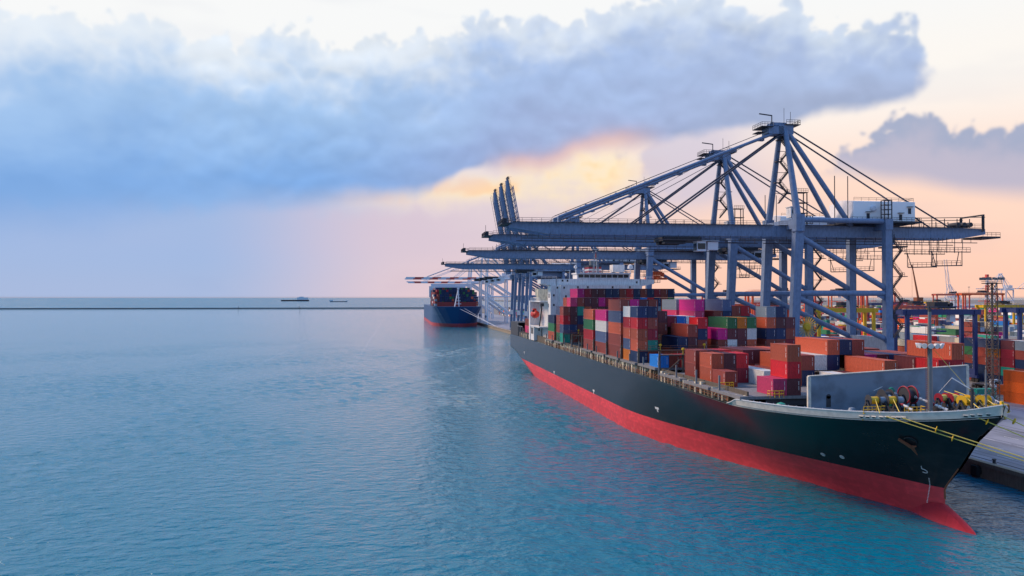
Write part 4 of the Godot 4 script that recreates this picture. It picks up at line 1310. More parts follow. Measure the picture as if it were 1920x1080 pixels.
func make_crane(called: String, label: String, up: bool, reel: bool) -> Node3D:
	var o := thing(called, label, "crane", Vector3.ZERO, "blue gantry cranes along the quay")
	var blue = mats.crane_blue
	var HB := 52.8    # top of the girders
	for z in [-9.0, 9.0]:
		var m := MB.new()
		m.beam(Vector3(0.2, 5.2, z), Vector3(2.4, 50.5, z), 1.7, 1.9, 2.2, 2.5)
		part(o, "leg", m, blue)
		m = MB.new()
		m.beam(Vector3(29, 5.2, z), Vector3(29, 52.5, z), 1.9, 2.0)
		part(o, "leg", m, blue)
		m = MB.new()
		m.box(Vector3(30.1, 30.0, z), Vector3(0.5, 44.0, 1.3))
		part(o, "leg_shade_strip", m, mats.crane_dark)  # dark strip that paints the shade on the right face of the leg
		m = MB.new()
		m.tube(Vector3(1.4, 33.7, z), Vector3(29, 33.7, z), 0.78, 14)
		m.beam(Vector3(2.2, 32.6, z), Vector3(4.6, 33.6, z), 0.5, 1.2); m.beam(Vector3(26.0, 33.6, z), Vector3(28.2, 32.4, z), 0.5, 1.2)
		part(o, "portal_tie", m, blue)
		m = MB.new()
		m.tube(Vector3(2.6, 49.6, z), Vector3(28.6, 35.0, z), 0.75, 14)
		part(o, "diagonal_brace", m, blue)
		m = MB.new()
		m.tube(Vector3(1.6, 32.8, z), Vector3(28.6, 20.8, z), 0.75, 14)
		part(o, "diagonal_brace", m, blue)
		m = MB.new()
		m.tube(Vector3(2.6, 54.0, z), Vector3(29, 53.9, z), 0.7, 14)
		part(o, "top_tie", m, blue)
		m = MB.new()
		m.lathe(Vector3(2.5, 50.4, z), Vector3.UP, [[0, 1.5], [0.3, 1.9], [0.6, 1.9], [0.9, 1.5]], 4)
		m.box(Vector3(2.5, 53.2, z), Vector3(2.5, 4.6, 2.6)); m.box(Vector3(29.0, 53.0, z), Vector3(2.2, 3.0, 2.4))
		part(o, "leg_head", m, blue)
	for x in [0.8, 29.0]:
		var m := MB.new()
		m.box(Vector3(x, 19.4, 0), Vector3(2.2, 3.8, 20.6))
		part(o, "sill_beam", m, blue)
		m = MB.new()
		m.rail([Vector3(x + 1.2, 21.3, 10), Vector3(x + 1.2, 21.3, -10)], 1.1, 2.0, 0.05)
		part(o, "hand_rail", m, mats.rail_steel)
		m = MB.new()
		m.box(Vector3(x + (1.6 if x < 5 else 0.0), 53.0, 0), Vector3(2.0, 2.8, 16.0))
		part(o, "portal_beam", m, blue)
		for z in [-9.0, 9.0]:
			m = MB.new()
			m.box(Vector3(x - 0.5 if x < 5 else x, 4.7, z), Vector3(1.3, 1.0, 8.5))
			for k in 4: m.box(Vector3(x - 0.5 if x < 5 else x, 3.9, z - 3 + k * 2), Vector3(0.9, 1.0, 1.5))
			var bg := part(o, "bogie", m, blue)
			for k in 8:
				var wh := MB.new()
				wh.tube(Vector3(x - 0.75 if x < 5 else x - 0.2, 3.2, z - 3.5 + k), Vector3(x - 0.25 if x < 5 else x + 0.2, 3.2, z - 3.5 + k), 0.36, 12)
				part(bg, "wheel", wh, mats.crane_dark)
	# fixed girder from the hinge to the back reach
	for z in [-3.4, 3.4]:
		var m := MB.new()
		m.beam(Vector3(-1.5, HB - 1.6, z), Vector3(55, HB - 1.6, z), 1.5, 3.2)
		m.beam(Vector3(55, HB - 1.6, z), Vector3(63.5, HB - 1.0, z), 1.5, 3.2, 1.3, 1.6)
		for k in 8: m.box(Vector3(4.0 + k * 7.0, HB - 1.6, z), Vector3(0.18, 3.3, 1.62))
		part(o, "main_girder", m, blue)
		m = MB.new()
		m.rail([Vector3(-1, HB + 0.05, z * 1.4), Vector3(62, HB + 0.05, z * 1.4)], 1.1, 2.4, 0.05); m.beam(Vector3(-1, HB, z * 1.4), Vector3(62, HB, z * 1.4), 0.9, 0.1)
		m.beam(Vector3(-1, HB - 4.4, z * 1.5), Vector3(60, HB - 4.4, z * 1.5), 0.16, 0.22)
		for i in 20: m.beam(Vector3(1.0 + i * 3.0, HB - 4.4, z * 1.5), Vector3(1.0 + i * 3.0, HB - 3.1, z * 1.5), 0.1, 0.1)
		part(o, "walkway", m, mats.rail_steel)
	var L := 75.5
	var xf := Transform3D(Basis(), Vector3(-1.6, HB, 0))
	if up: xf = Transform3D(Basis(Vector3(0, 0, 1), -deg_to_rad(79.5)), Vector3(-1.6, HB + 1.0, 0))
	boom_parts(o, xf, L)
	# A-frame
	var apex := Vector3(2.6, 80.4, 0)
	for z in [-1.0, 1.0]:
		var m := MB.new()
		m.tube(Vector3(2.5, 54.8, z * 8.6), apex + Vector3(0, 0, z * 1.7), 1.0, 14, 0.7)
		part(o, "mast_leg", m, blue)
		m = MB.new()
		m.tube(apex + Vector3(0.6, -0.4, z * 1.5), Vector3(21.0, HB, z * 4.4), 0.72, 14)
		part(o, "back_leg", m, blue)
		m = MB.new()
		m.tube(apex + Vector3(1.0, 0.4, z * 1.6), Vector3(52.5, HB, z * 3.6), 0.24, 8)
		part(o, "back_stay", m, mats.cable)
		if up:
			m = MB.new()
			var tip := xf * Vector3(-46, 0.4, z * 3.4)
			m.tube(apex + Vector3(-0.6, 0.3, z * 1.4), tip, 0.18, 6)
			part(o, "fore_stay", m, mats.cable)
			m = MB.new()
			for k in 14:
				var xa := -4.0 - k * 4.9
				m.beam(xf * Vector3(xa, 0, z * 3.4), xf * Vector3(xa, 3.0, z * 3.0), 0.35, 0.35); m.beam(xf * Vector3(xa, 3.0, z * 3.0), xf * Vector3(xa - 4.9, 0, z * 3.4), 0.28, 0.28)
			m.beam(xf * Vector3(-4, 3.0, z * 3.0), xf * Vector3(-70, 3.0, z * 3.0), 0.6, 0.6)
			part(o, "folded_stay", m, mats.crane_blue)
		else:
			m = MB.new()
			m.tube(apex + Vector3(-0.8, 0.0, z * 1.5), xf * Vector3(-62.0, 1.6, z * 3.4), 0.42, 8)
			for k in 7: m.box(apex.lerp(xf * Vector3(-62.0, 1.6, z * 3.4), 0.1 + k * 0.13), Vector3(1.5, 0.95, 0.6))
			m.beam(xf * Vector3(-62.0, 1.8, z * 3.4), xf * Vector3(-62.0, -0.5, z * 3.4), 1.6, 0.8)
			part(o, "fore_stay", m, mats.crane_blue)
			m = MB.new()
			m.tube(apex + Vector3(-0.6, -0.8, z * 1.5), xf * Vector3(-33.0, 0.6, z * 3.4), 0.26, 8)
			part(o, "inner_stay", m, mats.cable)
			m = MB.new()
			m.tube(apex + Vector3(-1.4, 1.2, z * 0.9), xf * Vector3(-63.0, 2.0, z * 1.8), 0.07, 5); m.tube(apex + Vector3(-1.2, 0.9, z * 0.5), xf * Vector3(-48.0, 1.0, z * 1.2), 0.05, 5)
			part(o, "hoist_rope", m, mats.cable)
	var m := MB.new()
	m.beam(Vector3(-0.4, 80.2, 2.2), Vector3(-0.4, 80.2, -2.2), 4.6, 2.2); m.box(Vector3(2.6, 80.4, 0), Vector3(4.4, 2.6, 4.4)); m.box(Vector3(1.0, 82.0, 0), Vector3(4.0, 0.9, 3.4))
	for z in [-0.9, 0.9]: m.tube(Vector3(-1.0, 81.6, z - 0.15), Vector3(-1.0, 81.6, z + 0.15), 1.0, 16)
	part(o, "mast_head", m, blue)
	m = MB.new()
	m.box(Vector3(-3.4, 81.0, 0), Vector3(3.6, 0.18, 6.0)); m.box(Vector3(4.4, 81.8, 0), Vector3(4.6, 0.18, 5.4)); m.box(Vector3(-4.6, 79.6, 0), Vector3(2.4, 0.16, 3.6))
	m.rail([Vector3(-5.1, 81, 3), Vector3(-5.1, 81, -3)], 1.2, 1.0, 0.06); m.rail([Vector3(-5.1, 81, 3), Vector3(-1.6, 81, 3)], 1.2, 1.0, 0.06)
	m.rail([Vector3(2.4, 81.8, 2.7), Vector3(6.6, 81.8, 2.7), Vector3(6.6, 81.8, -2.7)], 1.3, 0.9, 0.06)
	m.beam(Vector3(-1.2, 82.0, 1.0), Vector3(-1.2, 84.6, 1.0), 0.22, 0.22); m.beam(Vector3(-1.2, 84.5, 1.0), Vector3(-5.0, 84.9, 1.0), 0.24, 0.3)
	m.tube(Vector3(5.0, 82, 0), Vector3(5.0, 86.0, 0), 0.07, 5); m.tube(Vector3(2.0, 82, 2), Vector3(2.0, 86.5, 2), 0.06, 5)
	part(o, "head_platform", m, mats.crane_dark)
	flights(o, 3.2, -4.0, 60.0, 78.0, 2.6, 3.0, Vector3(-0.4, 0, 3.0))
	flights(o, 31.0, 8.0, 20.5, 50.0, 3.0, 3.6)
	m = MB.new()
	for x in [7.5, 10.5]:
		for z in [-3.0, -1.0]: m.beam(Vector3(x, HB, z), Vector3(x, 63.0, z), 0.24, 0.24)
	for y in [57.0, 60.0, 63.0]: m.box(Vector3(9.0, y, -2.0), Vector3(3.6, 0.16, 2.6))
	m.rail([Vector3(7.2, 63, -0.8), Vector3(10.8, 63, -0.8)], 1.1, 0.8, 0.05)
	part(o, "service_scaffold", m, mats.crane_dark)
	# machinery house with its low pitched roof
	m = MB.new()
	var hx := [20.5, 39.5]
	m.box(Vector3(30.0, 56.9, 0.0), Vector3(19.0, 5.8, 12.6))
	m.face(Vector3(hx[0], 59.8, -6.3), Vector3(hx[1], 59.8, -6.3), Vector3(hx[1], 60.7, 0), Vector3(hx[0], 60.7, 0), Vector3.UP)
	m.face(Vector3(hx[0], 59.8, 6.3), Vector3(hx[1], 59.8, 6.3), Vector3(hx[1], 60.7, 0), Vector3(hx[0], 60.7, 0), Vector3.UP)
	for x in hx: m.face(Vector3(x, 59.8, -6.3), Vector3(x, 59.8, 6.3), Vector3(x, 60.7, 0), Vector3(x, 60.7, 0.01), Vector3(x - 30, 0, 0))
	var mh := part(o, "machinery_house", m, mats.house_white)
	m = MB.new()
	m.box(Vector3(30, 53.9, 0), Vector3(21.5, 0.5, 15.4)); m.rail([Vector3(19.4, 54.1, 7.6), Vector3(40.6, 54.1, 7.6), Vector3(40.6, 54.1, -7.6)], 1.1, 1.5, 0.05)
	m.rail([Vector3(20.8, 59.9, 6.1), Vector3(39.2, 59.9, 6.1), Vector3(39.2, 59.9, -6.1)], 1.0, 2.2, 0.045)
	part(mh, "gallery", m, mats.crane_dark)
	for q in [[35.0, 55.4], [37.8, 57.2], [25.0, 55.6]]:
		m = MB.new()
		m.box(Vector3(q[0], q[1], 6.34), Vector3(0.9, 1.6, 0.1)); m.box(Vector3(q[0], q[1] + 1.2, 6.6), Vector3(1.8, 0.12, 0.7))
		part(mh, "hatch_door", m, mats.crane_dark)
	m = MB.new()
	m.lathe(Vector3(26.5, 57.8, 6.3), Vector3(0, 0, 1), [[0, 0.9], [0.5, 0.9], [0.7, 0.6], [0.7, 0]], 16)
	part(mh, "vent_cowl", m, mats.far_white)
	m = MB.new()
	for e in [[27.9, 9.6], [30.1, 9.6], [27.9, 8.0], [30.1, 8.0]]: m.beam(Vector3(e[0], 54.0, e[1]), Vector3(e[0], 59.8, e[1]), 0.22, 0.22)
	for k in 5: m.box(Vector3(29.0, 54.6 + k * 1.3, 8.8), Vector3(2.3, 0.14, 1.7))
	part(o, "lift_shaft", m, mats.crane_dark)
	for x in [15.5, 19.5]:
		m = MB.new()
		m.tube(Vector3(x, HB, 5.2), Vector3(x, 67.0, 5.2), 0.12, 6)
		part(o, "lamp_post", m, mats.crane_dark)
	# back reach frame
	m = MB.new()
	for z in [-4.6, 4.6]:
		for k in 6:
			var x := 42.0 + k * 4.0
			m.beam(Vector3(x, HB, z), Vector3(x, HB + 2.6 + (1.0 if k == 5 else 0.0), z), 0.18, 0.18)
		m.beam(Vector3(41, HB + 2.6, z), Vector3(63, HB + 3.2, z), 0.16, 0.18)
	m.beam(Vector3(62.4, HB - 1, 4.6), Vector3(62.4, HB + 4.0, 4.6), 0.5, 0.5); m.beam(Vector3(62.4, HB - 1, -4.6), Vector3(62.4, HB + 4.0, -4.6), 0.5, 0.5); m.beam(Vector3(62.4, HB + 3.8, 4.6), Vector3(62.4, HB + 3.8, -4.6), 0.4, 0.4)
	for k in 3: m.tube(Vector3(56.5 + k * 2.0, HB + 1.2, -2), Vector3(56.5 + k * 2.0, HB + 1.2, 2), 0.7, 12)
	m.box(Vector3(65.5, HB - 2.6, 0), Vector3(6.0, 0.5, 8.0))
	m.rail([Vector3(62.8, HB - 2.3, 4.0), Vector3(68.4, HB - 2.3, 4.0)], 1.1, 1.4, 0.06)
	part(o, "back_reach_frame", m, mats.crane_dark)
	# hanging service baskets
	for z in [-5.5, 5.5]:
		m = MB.new()
		for x in [45.0, 47.5, 50.0, 52.5, 55.0]: m.beam(Vector3(x, HB - 7.4 + (0.0 if x < 54 else 1.2), z), Vector3(x, HB - 3.0, z), 0.13, 0.13)
		m.rail([Vector3(44.5, HB - 7.0, z), Vector3(57.5, HB - 7.0, z)], 1.2, 1.3, 0.06)
		m.beam(Vector3(44.2, HB - 7.1, z), Vector3(57.5, HB - 7.1, z), 0.3, 0.25)
		m.beam(Vector3(45.2, HB - 7.1, z), Vector3(46.6, HB - 11.2, z), 0.16, 0.16); m.beam(Vector3(53.8, HB - 7.1, z), Vector3(53.0, HB - 11.0, z), 0.16, 0.16)
		m.beam(Vector3(45.4, HB - 11.2, z), Vector3(54.6, HB - 11.0, z), 0.3, 0.3)
		m.rail([Vector3(45.6, HB - 11.1, z), Vector3(54.4, HB - 10.9, z)], 1.3, 1.5, 0.06)
		for x in [45.2, 54.8]: m.beam(Vector3(x, HB - 11.2, z), Vector3(x, HB - 6.8, z), 0.16, 0.16)
		part(o, "service_basket", m, mats.rail_steel)
	# trolley and driver's cab
	var tx := -25.0
	var tr := Node3D.new()
	tr.name = "trolley"
	o.add_child(tr, true)
	tr.position = Vector3(tx, 0, 0)
	m = MB.new()
	m.box(Vector3(-4, HB - 4.0, 0), Vector3(11.0, 1.1, 8.4)); m.box(Vector3(-6, HB - 4.9, 2.5), Vector3(6.0, 0.9, 2.5)); m.box(Vector3(-6, HB - 4.9, -2.5), Vector3(6.0, 0.9, 2.5))
	part(tr, "trolley_frame", m, mats.crane_dark)
	m = MB.new()
	m.box(Vector3(3.4, HB - 4.4, 2.4), Vector3(6.6, 0.4, 3.2)); m.box(Vector3(1.6, HB - 6.0, 2.4), Vector3(2.6, 2.8, 2.8)); m.box(Vector3(5.0, HB - 5.9, 2.4), Vector3(3.0, 2.2, 2.6))
	part(tr, "cab", m, mats.far_white)
	m = MB.new()
	m.box(Vector3(1.6, HB - 6.0, 3.86), Vector3(2.2, 1.6, 0.1)); m.box(Vector3(0.24, HB - 6.2, 2.4), Vector3(0.1, 1.9, 2.3))
	part(tr, "cab_window", m, mats.glass)
	m = MB.new()
	m.rail([Vector3(-9.4, HB - 4.4, 4.4), Vector3(7.0, HB - 4.4, 4.4)], 1.1, 1.6, 0.05)
	part(tr, "hand_rail", m, mats.rail_steel)
	m = MB.new()
	m.box(Vector3(2.4, 56.2, 6.2), Vector3(2.6, 2.8, 2.6)); m.box(Vector3(2.4, 57.75, 6.2), Vector3(3.0, 0.2, 3.0))
	var bc := part(o, "boom_cabin", m, mats.white)
	m = MB.new()
	m.box(Vector3(2.4, 56.5, 7.54), Vector3(1.8, 1.1, 0.1))
	part(bc, "window", m, mats.glass)
	if reel:
		var c := Vector3(4.6, 24.4, 9.6)
		var rl := Node3D.new()
		rl.name = "cable_reel"
		o.add_child(rl, true)
		m = MB.new()
		m.lathe(c - Vector3(0, 0, 0.3), Vector3(0, 0, 1), [[0, 0], [0, 1.0], [0.6, 1.0], [0.8, 0.7], [0.8, 0]], 18)
		part(rl, "hub", m, mats.safety_yellow)
		for k in 24:
			m = MB.new()
			var d := Vector3(cos(TAU * k / 24), sin(TAU * k / 24), 0)
			m.beam(c + d * 0.9, c + d * 2.9, 0.26, 0.16)
			part(rl, "spoke", m, mats.safety_yellow)
		m = MB.new()
		m.ring(c, Vector3(0, 0, 1), 2.9, 0.1, 36)
		part(rl, "rim", m, mats.steel)
		m = MB.new()
		m.box(Vector3(2.6, 22.6, 9.3), Vector3(3.0, 2.4, 0.7))
		part(rl, "bracket", m, blue)
	return o

func make_cranes():
	var c1 := make_crane("quay_crane", "tall blue quay crane nearest the bow, with a yellow spoked cable reel", false, true)
	c1.position = V(107, 0, 215)
	var c2 := copy(c1, "quay_crane", "second blue quay crane from the bow, boom down over the ship", V(107, 0, 258))
	var reel := c2.get_node("cable_reel")
	c2.remove_child(reel); reel.free()
	var c3 := copy(c2, "quay_crane", "third blue quay crane, its orange spreader hanging under the girder", V(107, 0, 345))
	copy(c2, "quay_crane", "fourth blue quay crane, boom down behind the ship's white bridge", V(105.5, 0, 478))
	c2.get_node("trolley").position.x = 12.0
	c3.get_node("trolley").position.x = 10.0
	var sp := Node3D.new()
	sp.name = "spreader"
	c3.add_child(sp, true)
	var m := MB.new()
	m.box(Vector3(8.0, 41.2, 0), Vector3(1.6, 0.7, 12.0)); m.box(Vector3(8.0, 41.9, 0), Vector3(2.4, 1.0, 5.0)); m.box(Vector3(8.0, 40.8, 5.8), Vector3(2.5, 0.5, 0.5)); m.box(Vector3(8.0, 40.8, -5.8), Vector3(2.5, 0.5, 0.5))
	m.beam(Vector3(3.0, 41.0, 0), Vector3(13.0, 41.0, 0), 1.8, 0.9); m.box(Vector3(5.0, 42.8, 0), Vector3(1.4, 1.8, 1.4)); m.box(Vector3(11.0, 42.8, 0), Vector3(1.4, 1.8, 1.4)); m.box(Vector3(8.0, 43.4, 0), Vector3(5.0, 1.6, 3.0))
	part(sp, "spreader_frame", m, mats.orange)
	m = MB.new()
	for x in [5.5, 10.5]:
		for z in [-1.2, 1.2]: m.tube(Vector3(x, 43.5, z), Vector3(x, 49.0, z), 0.07, 5)
	part(sp, "hoist_rope", m, mats.cable)
	var r1 := make_crane("quay_crane", "blue quay crane with raised boom, nearest of the three raised ones", true, false)
	r1.position = V(104.0, 0, 640)
	copy(r1, "quay_crane", "blue quay crane with raised boom, middle of the three raised ones", V(103.4, 0, 676))
	copy(r1, "quay_crane", "blue quay crane with raised boom, farthest of the three raised ones", V(102.8, 0, 714))

# ---------- the container yard ----------
func make_rtg(m0: Material, label: String, at: Vector3, turn := 0.0, span := 26.0, hgt := 25.5) -> Node3D:
	var o := thing("yard_gantry", label, "gantry crane", at, "rubber tyred gantry cranes in the yard")
	o.rotation.y = turn
	var hw := span / 2; var legz := 3.4
	for x in [-hw, hw]:
		for z in [-legz, legz]:
			var m := MB.new()
			m.beam(Vector3(x, 1.6, z), Vector3(x, hgt - 1.6, z), 1.0, 1.3)
			part(o, "leg", m, m0)
			m = MB.new()
			m.tube(Vector3(x - 0.35, 0.8, z - 0.9), Vector3(x + 0.35, 0.8, z - 0.9), 0.8, 14); m.tube(Vector3(x - 0.35, 0.8, z + 0.9), Vector3(x + 0.35, 0.8, z + 0.9), 0.8, 14)
			part(o, "wheel", m, mats.rubber)
		var s := MB.new()
		s.box(Vector3(x, 1.9, 0), Vector3(1.1, 0.9, legz * 2 + 2.6)); s.box(Vector3(x + signf(x) * 1.1, 3.3, 0), Vector3(1.4, 2.2, 3.2))
		part(o, "sill_beam", s, m0)
		s = MB.new()
		s.box(Vector3(x, hgt - 1.0, 0), Vector3(1.2, 1.4, legz * 2 + 1.6))
		part(o, "head_beam", s, m0)
	for z in [-legz, legz]:
		var m := MB.new()
		m.box(Vector3(0, hgt - 0.9, z), Vector3(span + 4.0, 1.9, 1.1))
		m.rail([Vector3(-hw, hgt + 0.05, z), Vector3(hw, hgt + 0.05, z)], 1.0, 2.2, 0.045)
		part(o, "girder", m, m0)
	var t := MB.new()
	t.box(Vector3(2.0, hgt + 0.7, 0), Vector3(7.0, 0.7, 7.4)); t.box(Vector3(1.0, hgt + 1.8, 0), Vector3(5.2, 1.8, 4.2)); t.tube(Vector3(5.0, hgt + 1.7, -2), Vector3(5.0, hgt + 1.7, 2), 0.8, 12)
	part(o, "trolley", t, mats.crane_dark)
	t = MB.new()
	t.box(Vector3(4.6, hgt - 3.1, 2.2), Vector3(2.0, 2.4, 2.0))
	part(o, "cab", t, mats.far_white)
	t = MB.new()
	t.box(Vector3(1.0, hgt - 7.6, 0), Vector3(2.2, 0.6, 6.4))
	for x in [0.2, 1.8]:
		for z in [-1.5, 1.5]: t.tube(Vector3(x, hgt - 7.3, z), Vector3(x, hgt - 0.5, z), 0.05, 4)
	part(o, "spreader", t, m0)
	t = MB.new()
	for k in 7: t.rail([Vector3(hw + 0.9, 3.0 + k * 3.0, -2.5 + (k % 2) * 5.0), Vector3(hw + 0.9, 6.0 + k * 3.0, 2.5 - (k % 2) * 5.0)], 0.9, 1.6, 0.06)
	part(o, "stair", t, mats.rail_steel)
	return o

func lattice(m: MB, a: float, b: float, w0: float, w1: float, r: float, bay: float):
	var k := int((b - a) / bay)
	var cs := [Vector3(-1, 0, -1), Vector3(1, 0, -1), Vector3(1, 0, 1), Vector3(-1, 0, 1)]
	for c in cs: m.beam(c * w0 / 2 + Vector3.UP * a, c * w1 / 2 + Vector3.UP * b, r, r)
	for i in k:
		var y0 := a + (b - a) * i / k; var y1 := a + (b - a) * (i + 1) / k
		var u0 := lerpf(w0, w1, float(i) / k) / 2; var u1 := lerpf(w0, w1, float(i + 1) / k) / 2
		for j in 4:
			var c: Vector3 = cs[j]; var d: Vector3 = cs[(j + 1) % 4]
			m.beam(c * u0 + Vector3.UP * y0, d * u1 + Vector3.UP * y1, r * 0.6, r * 0.6)
			m.beam(c * u1 + Vector3.UP * y1, d * u1 + Vector3.UP * y1, r * 0.6, r * 0.6)

func make_light_tower(at: Vector3, h: float, label: String, m0: Material):
	var o := thing("lighting_tower", label, "lighting tower", at)
	var m := MB.new()
	lattice(m, 0, h - 2.0, 2.4, 1.7, 0.2, 2.0)
	part(o, "lattice_mast", m, m0)
	m = MB.new()
	m.lathe(Vector3(0, h - 2.4, 0), Vector3.UP, [[0, 0.4], [0.1, 2.6], [0.3, 2.7], [0.3, 0.4]], 16)
	m.ring(Vector3(0, h - 1.0, 0), Vector3.UP, 2.7, 0.06, 16); m.ring(Vector3(0, h - 1.6, 0), Vector3.UP, 2.7, 0.05, 16)
	part(o, "platform", m, m0)
	for k in 12:
		var d := Vector3(cos(TAU * k / 12), 0, sin(TAU * k / 12))
		m = MB.new()
		m.box(Vector3.ZERO, Vector3(0.5, 0.7, 0.6))
		part(o, "floodlight", m, mats.steel, d * 2.8 + Vector3(0, h - 0.9, 0))
	m = MB.new()
	m.rail([Vector3(-0.9, h * 0.42, 0.9), Vector3(0.9, h * 0.42, 0.9)], 1.0, 0.6, 0.05); m.box(Vector3(0, h * 0.42, 0), Vector3(2.6, 0.12, 2.6))
	part(o, "rest_platform", m, m0)

func make_yard():
	paint("rail_red", rgb(206, 84, 66), 0.6, grime)
	rng.seed = 77
	var pos := V(188.5, QUAY_H, 258)
	make_rtg(mats.rtg_blue, "dark blue yard gantry standing right behind the ship's bow", pos)
	make_rtg(mats.rtg_blue, "second dark blue yard gantry, cut by the right edge of the photo", V(236.0, QUAY_H, 262), 0.0, 27.0, 26.0)
	make_light_tower(V(168.5, QUAY_H, 206), 36.0, "tall lattice lighting tower with a ring of lamps beside the blue yard gantry", mats.tower_steel)
	# orange stack at the right edge, the small orange box behind it, the teal box on the apron
	var names := ["bottom", "middle", "top"]
	for i in 3: container("O", 12.19, 3.02, V(172.9, QUAY_H + i * 3.05, 199.7), "bright orange long container, %s of the stack of three at the right edge" % names[i], "orange containers by the apron")
	container("O", 6.06, 3.0, V(184.2, QUAY_H, 219.0), "small bright orange container on the ground behind the orange stack of three", "orange containers by the apron")
	container("t", 6.06, 2.9, V(171.0, QUAY_H, 212.8), "teal container standing alone on the apron beside the bow", "", true).rotation.y = PI / 2
	make_truck(V(189.8, QUAY_H, 231.0))
	# the block that faces the bow: separate boxes, five cells along the quay
	var cols := [["n", "n", "b", "p", "n"], ["b", "n", "b", "n", "l"], ["b", "t", "c", "c", "p"], ["b", "n", "n", "y", "b"], ["b", "b", "n", "n", "s"], ["n", "b", "n", "g", "b"]]
	for k in 6:
		for i in 5:
			container(cols[k][i], 6.06, 3.0, V(206.2, QUAY_H + i * 3.03, 231.0 + k * 6.4), "%s container, %s tier, %s column from right, stack beside the truck" % [tones[cols[k][i]][0], ordinal(i), ordinal(k)], "containers stacked in the yard", false)
	for k in 6:
		var hh := rng.randi_range(4, 5)
		for row in 2:
			var tone: String = ["l", "n", "w", "b", "e", "n"][(k + row * 2) % 6]
			container(tone, 6.06, 3.0, V(208.9 + row * 2.7, QUAY_H + (hh - 1) * 3.03 if row else QUAY_H + 4 * 3.03, 231.0 + k * 6.4), "%s container atop the yard stack, %s row back, %s column from right" % [tones[tone][0], ordinal(row + 1), ordinal(k)], "containers stacked in the yard", false)
	# under the blue gantry and behind it
	var front := ["r", "n", "b", "t", "w", "s", "n", "g"]
	for k in 9:
		for row in 4:
			var n := [3, 3, 2, 3][(k + row) % 4] as int
			for i in n:
				if row > 0 and (i < n - 1 or k > 5): continue
				var tone: String = ["r", "n", "s", "b", "t", "w", "n", "c", "l", "g", "i"][(k * 3 + row * 5 + i * 7) % 11]
				container(tone, 12.19, 2.9, V(178.4 + row * 2.9, QUAY_H + i * 2.93, 276.0 + k * 13.0), "%s container, %s tier, %s row, %s cell, block behind blue gantry" % [tones[tone][0], ordinal(i), ordinal(row), ordinal(k)], "containers stacked in the yard", false)
	# all the rest of the yard, thousands of boxes: one mass
	var m := MB.new()
	corr_box(m)
	var xf := []; var tint := []
	var pal := ["o", "n", "n", "p", "r", "c", "b", "b", "s", "g", "w", "l", "t", "u", "e", "i", "O", "m", "i", "n", "w", "w", "l", "e", "w", "i", "t", "l"]
	for bl in 17:
		var l0 := 177.0 + bl * 45.5
		for seg in 9:
			var t0 := 272.0 + seg * 128.0
			if bl == 0 and seg == 0: t0 = 394.0
			for half in 2:
				if half == 1 and bl % 2 == 0 and seg % 3 == 0: continue
				for row in 6:
					var cells := 8
					if bl == 0 and seg == 0: cells = 1
					for cell in cells:
						var l := l0 + half * 20.5 + row * 2.75
						var t := t0 + cell * 13.0
						if l > (t * 0.99) * 0.95 + 30.0: continue
						if l < 300 and t < 262: continue
						var n := clampi(int(round(3.4 + 1.3 * sin(bl * 1.7 + seg * 2.3 + half) + rng.randf_range(-1.4, 1.4))), 1, 6)
						for i in n:
							xf.append(Transform3D(Basis(), V(l, QUAY_H + i * 2.75, t)))
							var c = tones[pal[rng.randi() % pal.size()]]
							var k := rng.randf_range(0.82, 1.1)
							tint.append(Color(minf(1.0, c[1] / 255.0 * k), minf(1.0, c[2] / 255.0 * k), minf(1.0, c[3] / 255.0 * k)).srgb_to_linear())
	var mm := MultiMesh.new()
	mm.transform_format = MultiMesh.TRANSFORM_3D
	mm.use_colors = true
	mm.mesh = m.mesh()
	mm.instance_count = xf.size()
	for i in xf.size():
		mm.set_instance_transform(i, xf[i]); mm.set_instance_color(i, tint[i])
	var mi := MultiMeshInstance3D.new()
	mi.name = "distant_container_stacks"
	mi.multimesh = mm
	var mt := StandardMaterial3D.new()
	mt.resource_name = "yard_box_paint"
	mt.vertex_color_use_as_albedo = true
	mt.roughness = 0.6
	mi.material_override = mt
	add_child(mi)
	tag(mi, "rows upon rows of mixed coloured containers filling the yard to the distance", "", "", "stuff")
	# gantries over the far blocks
	var g := [[205.0, 420.0, "orange", "orange yard gantry seen between the legs of the nearest quay crane"], [196.0, 330.0, "safety_yellow", "yellow yard gantry standing behind the nearest quay crane"], [232.0, 470.0, "far_red", "red yard gantry with trolley on top, beyond the yellow gantry"],
		[300.0, 430.0, "orange", "orange yard gantry beyond the blue gantry's left leg"], [390.0, 470.0, "safety_yellow", "yellow yard gantry beyond the lattice lighting tower"], [262.0, 640.0, "far_red", "red yard gantry far off, left of the orange ones"],
		[350.0, 720.0, "far_red", "red yard gantry far off beside the lattice tower"], [420.0, 640.0, "far_blue", "blue yard gantry far off behind the yellow one"], [520.0, 760.0, "far_red", "red yard gantry far off towards the white cranes"],
		[470.0, 860.0, "far_red", "second red yard gantry far off towards the white cranes"], [600.0, 820.0, "safety_yellow", "yellow yard gantry far off at the right edge"], [240.0, 560.0, "orange", "tall orange yard gantry in the second row of the yard"]]
	for q in [[330.0, 560.0, "red", "first"], [262.0, 520.0, "orange", "second"], [372.0, 640.0, "red", "third"], [300.0, 700.0, "orange", "fourth"], [460.0, 720.0, "red", "fifth"], [560.0, 700.0, "orange", "sixth"], [650.0, 860.0, "red", "seventh"], [540.0, 900.0, "orange", "eighth"]]:
		make_rtg(mats.rail_red if q[2] == "red" else mats.orange, "tall %s rail mounted gantry over the far stacks, %s of eight" % [q[2], q[3]], V(q[0], QUAY_H, q[1]), 0.0, 42.0, 34.0)
	for q in g: make_rtg(mats[q[2]], q[3], V(q[0], QUAY_H, q[1]), 0.0, 26.0, 25.0)

